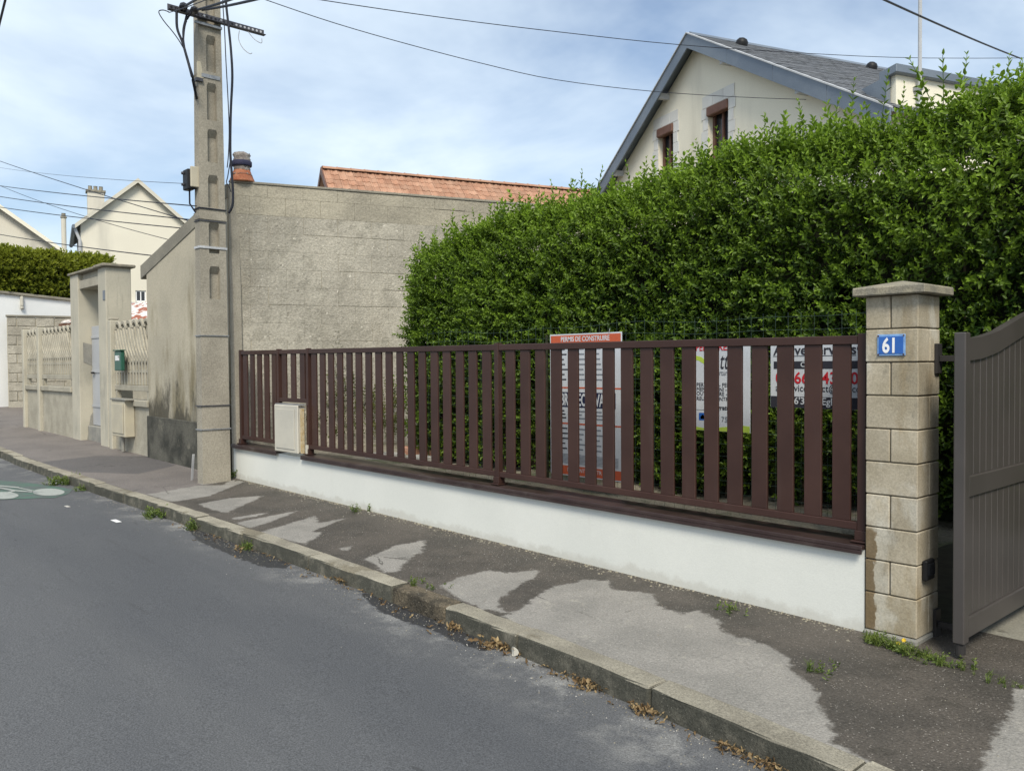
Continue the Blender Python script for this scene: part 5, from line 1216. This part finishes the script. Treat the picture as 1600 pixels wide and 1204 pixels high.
YH = 6.18                                            # front of the hedge
prof_px = [(628, 480), (636, 425), (650, 398), (690, 370), (730, 350), (760, 334), (800, 320), (850, 306), (900, 296), (950, 284), (1000, 273), (1050, 256), (1100, 240), (1150, 218), (1200, 200), (1250, 186), (1300, 180), (1350, 170), (1400, 168), (1450, 158), (1500, 138), (1550, 122), (1600, 106)]
hp = [yp(x, y, YH+.55) for x, y in prof_px]
HX = np.array([p.x for p in hp]+[2.2]); HZ = np.array([p.z for p in hp]+[hp[-1].z+.08])
HX0 = yp(645, 520, YH+.2).x
def htop(x): return np.interp(x, HX, HZ)-.30
hedge = thing('privet_hedge', (-3.5, YH+.7, .42), 'tall dense green privet hedge behind the brown slat fence', 'hedge')
tm = [leaf_template(int(rng.integers(4, 8)), .22, .056, .025, rng, .3, 1.05) for _ in range(12)]
Ps, Ds, Ss, Ts = [], [], [], []
def addp(P, D, S, T): Ps.append(P); Ds.append(D); Ss.append(S); Ts.append(T)
n = 14500                                             # front face
x = HX0+(2.0-HX0)*rng.random(n); zf = rng.random(n)**.9; z0 = .5; z = z0+(htop(x)-z0)*zf
b = vnoise(x, z*1.3)*.12+vnoise(x*3, z*3)*.075
depth = rng.exponential(.09, n)
top_round = .30*np.clip((zf-.80)/.2, 0, 1)**2
y = YH-b+depth+top_round+.10*np.clip((.25-zf)/.25, 0, 1)
edge = np.clip((x-HX0)/.5, 0, 1); y = y+.45*(1-edge)**2
D = np.c_[rng.normal(-.05, .6, n)-(1-edge)*.7, -1.0+rng.normal(0, .4, n), .35+.6*zf**3+rng.normal(0, .55, n)]
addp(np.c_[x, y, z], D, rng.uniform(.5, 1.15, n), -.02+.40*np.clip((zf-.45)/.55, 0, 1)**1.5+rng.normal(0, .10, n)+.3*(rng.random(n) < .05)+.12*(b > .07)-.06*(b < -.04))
n = 6500                                             # top
x = HX0+.1+(2.0-HX0)*rng.random(n); y = YH+.15+1.25*rng.random(n); z = htop(x)-.16*np.clip((.45-(y-YH))/.45, 0, 1)**2+vnoise(x*1.6, y*2)*.09-rng.exponential(.08, n)
D = np.c_[rng.normal(0, .4, n), -.25+rng.normal(0, .4, n), 1+rng.normal(0, .2, n)]
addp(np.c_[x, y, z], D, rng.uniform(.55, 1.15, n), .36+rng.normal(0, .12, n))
n = 2600                                             # left end
yy = YH+.1+1.35*rng.random(n); zf = rng.random(n); x = HX0+.1-vnoise(yy*2, zf*4)*.12+rng.exponential(.08, n)-.10*np.sin(zf*3); z = .5+(htop(HX0+.10+.35*zf)-.55)*zf; x = x+.22*zf**3
D = np.c_[-1+rng.normal(0, .35, n), rng.normal(-.2, .4, n), .4+rng.normal(0, .4, n)]
addp(np.c_[x, yy, z], D, rng.uniform(.65, 1.1, n), .06+.2*np.clip((zf-.6)/.4, 0, 1)+rng.normal(0, .06, n))
n = 3000                                             # inner leaves that close the gaps
x = HX0+.25+(1.9-HX0)*rng.random(n); zf = rng.random(n); z = .5+(htop(x)-.3-.5)*zf; y = YH+.22+.2*rng.random(n)
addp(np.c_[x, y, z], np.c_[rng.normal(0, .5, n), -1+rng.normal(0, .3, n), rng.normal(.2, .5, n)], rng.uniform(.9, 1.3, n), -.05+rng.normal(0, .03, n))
n = 700                                              # long young shoots along the crest
x = HX0+.3+(1.9-HX0)*rng.random(n); y = YH+.15+.9*rng.random(n)
tall = .02+.14*rng.random(n)**1.5; z = htop(x)-.12+tall
addp(np.c_[x, y, z], np.c_[rng.normal(0, .22, n), rng.normal(-.1, .22, n), np.ones(n)], rng.uniform(1.0, 1.5, n), .40+rng.normal(0, .12, n))
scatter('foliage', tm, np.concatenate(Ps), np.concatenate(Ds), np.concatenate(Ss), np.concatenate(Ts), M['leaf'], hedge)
# closed core that blocks see-through, the hedge's inner shade put into its colour
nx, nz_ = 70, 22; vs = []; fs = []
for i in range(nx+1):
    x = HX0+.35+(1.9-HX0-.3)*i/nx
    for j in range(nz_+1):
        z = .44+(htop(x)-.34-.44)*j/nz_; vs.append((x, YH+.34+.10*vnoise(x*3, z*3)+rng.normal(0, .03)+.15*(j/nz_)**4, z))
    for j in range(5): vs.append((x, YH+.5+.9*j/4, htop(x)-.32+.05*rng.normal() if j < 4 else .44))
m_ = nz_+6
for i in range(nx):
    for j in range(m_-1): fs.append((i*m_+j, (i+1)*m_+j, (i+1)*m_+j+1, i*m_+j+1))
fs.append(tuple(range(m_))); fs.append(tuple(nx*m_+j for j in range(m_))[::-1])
q = MB(); q.add(vs, fs); q.build('shade_core', M['core'], hedge, recalc=False)
for i in range(16):
    x = HX0+.4+i*.62+rng.uniform(-.1, .1); q = MB(); yb_ = YH+.3+rng.uniform(-.05, .05)
    q.tube([(x, yb_, .38), (x+.03, yb_-.01, .9), (x+rng.uniform(-.1, .1), yb_+.05, 1.6), (x+rng.uniform(-.15, .15), yb_+.1, 2.4)], [.022, .019, .014, .008], 6); q.build('trunk', M['stem'], hedge)
# single long shoots that break the skyline: parts of the hedge, shared meshes
shoot_me = []
for k in range(5):
    v, f, tt = leaf_template(6, .36, .075, .026, rng, .3, .75)
    me = bpy.data.meshes.new('shoot'); st = MB(); st.tube([(0, 0, -.25), (0, 0, .1), (.005, 0, .34)], [.004, .003, .002], 4)
    nv = len(v); me.from_pydata([tuple(p) for p in v]+st.v, [], [tuple(int(i) for i in q_) for q_ in f]+[tuple(i+nv for i in q_) for q_ in st.f])
    a = me.attributes.new('tint', 'FLOAT', 'POINT'); a.data.foreach_set('value', np.r_[np.clip(tt+.32, 0, 1), np.full(len(st.v), .3)].astype(np.float32)); me.materials.append(M['leaf']); shoot_me.append(me)
for px, py in ((1452, 118), (1474, 128), (1505, 112), (1545, 108), (1572, 105), (1593, 112), (1410, 140), (1380, 150), (1330, 163), (1302, 172), (1255, 180), (1228, 190), (1195, 195), (1150, 214), (1126, 226), (1098, 236), (1080, 240), (1040, 256), (1010, 266), (985, 272), (955, 280), (932, 283), (908, 283), (890, 290), (868, 300), (840, 304), (812, 312), (742, 330), (705, 345), (676, 356), (652, 372)):
    P = yp(px, py+(34 if px > 1400 else 20), YH+.5+random.uniform(-.15, .3)); s_ = random.uniform(.55, .85)
    if px in (1452, 1474): s_ = 1.0
    o = piece('shoot', random.choice(shoot_me), P, hedge, (random.gauss(0, .18), random.gauss(0, .18), random.uniform(0, 6))); o.scale = (s_,)*3

# bright hedge over the far white wall
h2 = thing('clipped_hedge', dp(60, 430, 27.6), 'bright yellow-green clipped hedge growing above the white wall at the left', 'hedge')
tm2 = [leaf_template(4, .34, .17, .07, rng, .3, .8) for _ in range(5)]
n = 3600; s = rng.random(n)*7.6+.2; zr = rng.random(n)
ph0, ph1 = onplane(0, 398, ws-wn_*.4, wn_), onplane(112, 407, ws-wn_*.4, wn_); ztp0, ztp1 = ph0.z, ph1.z
base = np.array(ws); wd_ = np.array(wdir); wn2 = np.array(wn_)
topz2 = np.interp(s, [(ph0-ws).dot(wdir), (ph1-ws).dot(wdir)], [ztp0, ztp1]); zlo = zw0+slw*WLN-.1
P = base[None]+wd_[None]*s[:, None]-wn2[None]*(.25+.25*rng.random(n)+.35*zr**4)[:, None]; zl_s = zw0+slw*s+.10; P[:, 2] = zl_s+(topz2-zl_s)*zr+vnoise(s*2, zr*3)*.08
D = np.c_[np.tile(wn2[:2], (n, 1))+rng.normal(0, .4, (n, 2)), .3+zr*.9+rng.normal(0, .3, n)]
P2 = base[None]+wd_[None]*s[:1200, None]-wn2[None]*(.5+1.0*rng.random(1200))[:, None]; P2[:, 2] = topz2[:1200]-.05
D2 = np.c_[rng.normal(0, .4, (1200, 2)), np.ones(1200)]
scatter('foliage', tm2, np.r_[P, P2], np.r_[D, D2], rng.uniform(.7, 1.2, n+1200), np.r_[.05+.45*np.clip((zr-.45)/.5, 0, 1), np.full(1200, .55)]+rng.normal(0, .1, n+1200), M['leaf2'], h2)
q = MB(); q.ob(ws+wdir*.3-wn_*.65+V((0, 0, zlo-ws.z)), wdir*7.3, -wn_*.8, V((0, 0, ztp1-zlo-.3))); q.build('shade_core', M['core'], h2)  # dark filler block, inner shade of this hedge painted in its colour

# small shrubs behind the left part of the slat fence
tm3 = [leaf_template(6, .30, .055, .022, rng, .3, .8) for _ in range(4)]
def shrub(px, Yc, w_, zt_, n, label, tint=0):
    c = yp(px, 640, Yc); t = thing('garden_shrub', (c.x, c.y, .44), label, 'shrub')
    h = zt_-.5; P = np.c_[rng.normal(0, w_, n), rng.normal(0, w_*.8, n), .10+h*rng.random(n)**1.1]
    P[:, :2] *= (1.15-.75*(P[:, 2:3]/h)**1.5); D = P*np.array([1.2, 1.2, .2])+np.c_[rng.normal(0, .1, (n, 2)), np.full(n, .5)]
    scatter('foliage', tm3, P+np.array([c.x, c.y, .44]), D, rng.uniform(.6, 1.0, n), tint+rng.normal(.12, .12, n), M['shrub'], t)
    for k in range(3):
        q = MB(); q.tube([(c.x+.03*k, c.y, .40), (c.x+rng.normal(0, .08), c.y+.03*k, .44+h*.5), (c.x+rng.normal(0, .15), c.y, .44+h*.9)], [.014, .010, .005], 5); q.build('stem', M['stem'], t)
shrub(512, 6.5, .28, 1.35, 170, 'loose dark shrub behind the slats, just right of the meter box')
shrub(560, 6.8, .30, 1.30, 180, 'low bushy shrub behind the slats, in front of the block wall', .05)
shrub(610, 7.0, .30, 1.15, 150, 'low shrub behind the slats beside the left end of the hedge', .1)
def conifer(px, pyt, Yc, label):
    tp = yp(px, pyt, Yc); t = thing('young_conifer', (tp.x, tp.y, .44), label, 'plant')
    q = MB(); q.tube([(tp.x, tp.y, .40), (tp.x+.01, tp.y, (tp.z+.44)/2), (tp.x, tp.y, tp.z)], [.014, .010, .003], 5); q.build('stem', M['stem'], t)
    H = tp.z-.44; P, D, S = [], [], []
    for k in range(16):
        zf = .25+.75*k/15
        for a in range(6):
            an_ = a*math.pi/3+k*.5; P.append((tp.x, tp.y, .44+H*zf)); D.append((math.cos(an_), math.sin(an_), .45+.5*zf)); S.append((1.12-zf)*.95+.12)
    scatter('foliage', tm3, np.array(P), np.array(D), np.array(S), rng.normal(.02, .08, len(P)), M['shrub'], t)
conifer(481, 519, 6.3, 'young spiky conifer tip above the slats, the left one')
conifer(526, 522, 6.5, 'young spiky conifer tip above the slats, the right one')
# low edging inside the plot
for i, (px, py, mm, lab) in enumerate(((592, 712, 'slab', 'pale edging slab seen through the slats, leftmost of the row'), (612, 711, 'slab', 'pale edging slab second from the left behind the slats'), (643, 705, 'brick', 'loose terracotta brick behind the slats, left of two'), (672, 706, 'brick', 'loose terracotta brick behind the slats, right of two'), (657, 716, 'slab', 'pale edging slab lying between the two terracotta bricks'))):
    P = zp(px, py, .5); q = MB(); q.box(P.x-.16, P.x+.16, P.y-.10, P.y+.10, .44, .56 if mm == 'brick' else .53)
    tag(q.build('loose_brick' if mm == 'brick' else 'edging_slab', M[mm], bevel=.008), lab, 'brick' if mm == 'brick' else 'slab')

# ------------------------------------------------------------------ weeds, dry leaves, litter
def blades(n, L_, w_, rg, lean=.6):
    vs, fs, tt = [], [], []
    for i in range(n):
        a = rg.uniform(0, 6.28); l = L_*rg.uniform(.5, 1.1); e = rg.uniform(.1, lean); d = np.array([math.cos(a)*math.sin(e), math.sin(a)*math.sin(e), math.cos(e)]); s_ = np.array([-math.sin(a), math.cos(a), 0])*w_
        b = np.array([rg.normal(0, L_*.12), rg.normal(0, L_*.12), 0]); mid = b+d*l*.6; tip = b+d*l+np.array([math.cos(a), math.sin(a), -.4])*l*.25
        o = len(vs); vs += [b-s_, b+s_, mid+s_*.8, mid-s_*.8, tip, tip]; fs += [(o, o+1, o+2, o+3), (o+3, o+2, o+4, o+5)]; tt += [np.clip(rg.normal(.35, .2), 0, 1)]*6
    return np.array(vs), np.array(fs), np.array(tt)
tb = [blades(14, .16, .0045, rng) for _ in range(4)]
tl_ = [leaf_template(4, .12, .05, .022, rng, .4, 1.1) for _ in range(4)]
def tuft(P, label, r=.08, nb=8, nl=10, s=1.0, cat='weed', name='weed_tuft', elong=(1, 1)):
    t = thing(name, P, label, cat); n = nb
    if nb:
        pts = np.array(P)+np.c_[rng.normal(0, r*elong[0], n), rng.normal(0, r*elong[1], n), np.full(n, -.005)]
        scatter('grass_blades', tb, pts, np.c_[rng.normal(0, .25, (n, 2)), np.ones(n)], rng.uniform(.6, 1.1, n)*s, rng.normal(0, .1, n), M['weed'], t)
    n = nl; pts = np.array(P)+np.c_[rng.normal(0, r*elong[0], n), rng.normal(0, r*elong[1], n), np.full(n, .0)]
    scatter('leaves', tl_, pts, np.c_[rng.normal(0, .6, (n, 2)), np.ones(n)], rng.uniform(.7, 1.2, n)*s, rng.normal(.05, .12, n), M['weed'], t)
    return t
def gut(px, py): P = surf(px, py, zroad); return V((P.x, min(P.y, yk(P.x)-.03), zroad(P.x, min(P.y, yk(P.x)-.03))))
tuft(gut(107, 756), 'green weed clump growing at the kerb near the bicycle marking', .11, 8, 22, 1.15)
tuft(gut(134, 766), 'small low weed just right of the far kerb clump', .07, 3, 10, .9)
tuft(gut(246, 808), 'bushy green weed in the gutter below the utility pole', .10, 8, 26, 1.0, elong=(1.3, .6))
tuft(gut(311, 826), 'small weed in the gutter right of the bushy one', .06, 4, 12, .9)
tuft(gut(388, 858), 'pale yellowing weed in the wet gutter', .05, 4, 9, .8)
P = surf(1400, 1010, zpav)
gs_ = thing('grass_strip', P, 'strip of grass and yellow flowers at the foot of the stone pillar', 'grass')
a_, b_ = surf(1352, 1000, zpav), surf(1590, 1075, zpav); n = 70
tt_ = np.sort(rng.random(n)**1.25); pts = np.array(a_)[None]+(np.array(b_)-np.array(a_))[None]*tt_[:, None]+np.c_[rng.normal(0, .025, n), rng.normal(0, .03, n), np.zeros(n)]
scatter('grass_blades', tb, pts, np.c_[rng.normal(0, .45, (n, 2)), np.ones(n)], rng.uniform(.25, .6, n)*(1-.45*tt_), rng.normal(.12, .1, n), M['weed'], gs_)
scatter('leaves', tl_, pts[:56], np.c_[rng.normal(0, .7, (56, 2)), np.ones(56)], rng.uniform(.3, .65, 56), rng.normal(.12, .12, 56), M['weed'], gs_)
fl_m = matte('yellow_petal', (.65, .42, .02), (.7, .5, .03), 20, 60, .1, .6, 0)
for px, py in ((1413, 999), (1371, 1014), (1404, 1004)):
    Pf = yp(px, py, 5.03); q = MB(); vs = [(Pf.x, Pf.y, Pf.z+.002)]
    for k in range(16): r_ = .016 if k % 2 else .010; vs.append((Pf.x+r_*math.cos(k*math.pi/8), Pf.y-.006+r_*.5*math.sin(k*math.pi/8), Pf.z+r_*.8*math.sin(k*math.pi/8)))
    q.add(vs, [(0, k+1, (k+1) % 16+1) for k in range(16)])
    f_ = q.build('flower', fl_m, gs_, recalc=False); q = MB(); q.tube([(Pf.x, Pf.y+.002, Pf.z), (Pf.x+.01, Pf.y+.01, P.z)], .0015, 4); q.build('flower_stem', M['weed'], f_)
for px, py, lab, s in ((1284, 1050, 'lone pale green seedling on the damp pavement', .5), (1140, 957, 'flat yellowish weed at the edge of the damp stain', .55), (562, 800, 'low green weed against the white wall foot', .7), (655, 912, 'tiny weed in the joint behind the kerb stones', .4), (683, 919, 'tiny weed behind the kerb beside the dry patch', .4)):
    tuft(surf(px, py, zpav), lab, .05, 2, 7, s)
wv = yp(306, 704, py0-.03)
tuft(V((wv.x-.12, 4.98, .05)), 'small weed sprouting in the corner behind the pole foot', .05, 4, 10, 1.1)
# climbing crack line of grass towards the seedling
tdl = [leaf_template(1, .02, .055, .026, rng, .6, 1.2) for _ in range(4)]
def litter(px, py, n, rx_, ry_, label, s=1.0):
    P = gut(px, py); t = thing('dry_leaf_pile', P, label, 'leaf litter')
    pts = np.array(P)+np.c_[rng.normal(0, rx_, n), rng.normal(0, ry_, n), rng.random(n)*.035*np.exp(-rng.random(n))]
    pts[:, 1] = np.minimum(pts[:, 1], [yk(x)-.012 for x in pts[:, 0]])
    for i in range(n): pts[i, 2] = zroad(pts[i, 0], pts[i, 1])+.004+rng.random()*.03
    scatter('dry_leaves', tdl, pts, np.c_[rng.normal(0, 1, (n, 2)), rng.normal(.4, .6, n)], rng.uniform(.5, 1.0, n)*s, rng.normal(.1, .25, n), M['dryleaf'], t, kind='stuff')
litter(712, 980, 16, .05, .02, 'small tuft of dry leaves in the gutter by the dark kerb stone', .8)
litter(783, 1012, 48, .10, .035, 'long heap of dry brown leaves in the gutter beside the pale leaf', .8)
litter(930, 1070, 34, .05, .03, 'round clump of dry leaves in the gutter below the kerb joint', .75)
litter(900, 1062, 10, .05, .02, 'thin scatter of dry leaves left of the round clump', .6)
litter(1026, 1106, 40, .055, .03, 'greenish clump of dry leaves in the gutter near the front', .7)
litter(1156, 1158, 26, .035, .02, 'small mossy leaf clump in the foreground gutter', .6)
litter(1185, 1172, 10, .03, .02, 'few crumbled leaves right of the mossy clump', .6)
litter(1225, 1190, 34, .05, .025, 'brown leaf scatter at the bottom edge of the picture', .6)
litter(540, 910, 12, .06, .02, 'few dry leaves in the gutter before the dark kerb stone', .7)
litter(375, 860, 14, .08, .03, 'scattered dry leaves in the wet far gutter', .7)
P = gut(815, 1021); q = MB(); vs = []
for k in range(10):
    a = k/10*6.283; vs.append((P.x+.028*math.cos(a)*(1+.3*math.cos(a)), P.y-.01+.006*math.cos(2*a), P.z+.032+.030*math.sin(a)))
q.prism(vs, (.004, .003, 0)); tag(q.build('pale_leaf', M['meter']), 'single large pale leaf standing in the gutter', 'leaf')
P = surf(181, 814, zroad); q = MB(); q.box(P.x-.10, P.x+.10, P.y-.025, P.y+.03, zroad(P.x, P.y)+.002, zroad(P.x, P.y)+.006); tag(q.build('paper_scrap', M['paper']), 'thin white scrap of paper lying on the road', 'litter')
P = surf(105, 791, zroad); q = MB(); q.box(P.x-.06, P.x+.07, P.y-.02, P.y+.02, zroad(P.x, P.y)+.002, zroad(P.x, P.y)+.005); tag(q.build('paper_scrap', M['slab']), 'dull flat scrap on the road close to the green marking', 'litter')
# crumbs of plaster and grit along the foot of the white wall
n = 260; vs = []; fs = []
for i in range(n):
    x = XL+(XR-XL)*rng.random(); y = YW-.008-rng.exponential(.07); s_ = rng.uniform(.004, .013)*(1 if rng.random() < .8 else 1.7); z = zpav(x, y)
    o = len(vs); a = rng.uniform(0, 6)
    for k in range(4): vs.append((x+s_*math.cos(a+k*1.57)*rng.uniform(.6, 1.2), y+s_*math.sin(a+k*1.57)*rng.uniform(.6, 1.2), z-.002))
    vs.append((x, y, z+s_*.7)); fs += [(o+k, o+(k+1) % 4, o+4) for k in range(4)]
q = MB(); q.add(vs, fs); tag(q.build('plaster_crumbs', M['conc'], kind='stuff', recalc=False), 'white plaster crumbs scattered along the foot of the white wall', 'debris')
n = 900; vs = []; fs = []
for i in range(n):
    x = -11.2+(XR+11.2)*rng.random(); y = YW-.004-rng.exponential(.035); s_ = rng.uniform(.006, .018); z = zpav(x, y)
    o = len(vs); a = rng.uniform(0, 6)
    for k in range(5): vs.append((x+s_*math.cos(a+k*1.257)*rng.uniform(.7, 1.2), y+s_*math.sin(a+k*1.257)*rng.uniform(.6, 1.2), z-.004))
    vs.append((x, y, z+s_*.45)); fs += [(o+k, o+(k+1) % 5, o+5) for k in range(5)]
q = MB(); q.add(vs, fs); tag(q.build('dirt_crumbs', M['limecap'], kind='stuff', recalc=False), 'dark grit and soil lying along the foot of the white wall', 'debris')

# loose grit on the pavement and in the gutter
def grit(name, pts, smin, smax, mat, label):
    vs, fs = [], []
    for (x, y, z) in pts:
        s_ = rng.uniform(smin, smax); o = len(vs); a = rng.uniform(0, 6)
        for k in range(4): vs.append((x+s_*math.cos(a+k*1.57)*rng.uniform(.6, 1.2), y+s_*math.sin(a+k*1.57)*rng.uniform(.6, 1.2), z-.001))
        vs.append((x, y, z+s_*.7)); fs += [(o+k, o+(k+1) % 4, o+4) for k in range(4)]
    q = MB(); q.add(vs, fs); tag(q.build(name, M[mat], kind='stuff', recalc=False), label, 'grit')
def pgrit(n):
    out = []
    while len(out) < n:
        x = -9+9.5*rng.random(); y = yk(x)+.03+(5.05-yk(x))*rng.random()
        if vnoise(x*2, y*3) > rng.normal(0, .4): out.append((x, y, zpav(x, y)+(.006 if y < yk(x)+KW else 0)))
    return out
def ggrit(n):
    out = []
    for _ in range(n):
        x = -12+12.5*rng.random(); y = yk(x)-.02-rng.exponential(.10); out.append((x, y, zroad(x, y)))
    return out
grit('pale_grit', pgrit(900), .0018, .0045, 'slab', 'pale specks of grit strewn over the pavement')
grit('dark_grit', pgrit(700), .002, .006, 'soil', 'brown specks of grit and crumbs strewn over the pavement')
grit('gutter_grit', ggrit(1500), .002, .007, 'soil', 'brown grit gathered in the gutter along the kerb')
grit('gutter_chips', ggrit(500), .002, .006, 'slab', 'pale stone chips lying in the gutter along the kerb')
pts = []
for _ in range(160):
    x = -9.5+9*rng.random(); y = yk(x)-.015-rng.exponential(.05); pts.append((x, y, zroad(x, y)+.004))
pts = np.array(pts); n = len(pts)
o = scatter('fallen_leaf_crumbs', tdl, pts, np.c_[rng.normal(0, .5, (n, 2)), rng.normal(1.0, .4, n)], rng.uniform(.2, .6, n), rng.normal(.0, .2, n), M['dryleaf'], None)
tag(o, 'small dry leaf crumbs spread thinly along the whole gutter', 'leaf litter')

GROUPS = {'overhead_cable': 'overhead cables strung across the street', 'drop_cable': 'black cables bending down beside the pole', 'hanging_cable': 'cables hanging beside the pole', 'loose_wire': 'loose wires hanging from the crossarm',
          'weed_tuft': 'weeds growing along the kerb and pavement', 'dry_leaf_pile': 'dry leaf piles in the gutter', 'garden_shrub': 'shrubs behind the slat fence', 'young_conifer': 'young conifers behind the slat fence',
          'gabled_house': 'distant gabled houses at the left', 'openwork_fence': 'openwork concrete fences beside the gateway', 'edging_slab': 'pale edging slabs behind the slat fence', 'loose_brick': 'loose bricks behind the slat fence', 'paper_scrap': 'scraps of litter on the road'}
for o in bpy.data.objects:
    k = o.name.split('.')[0]
    if o.parent is None and k in GROUPS and 'label' in o: o['group'] = GROUPS[k]
for o in bpy.data.objects:
    if o.parent is None and o.get('category') == 'sign' and o.name != 'house_number_sign': o['group'] = 'signs hung on the wire mesh fence'
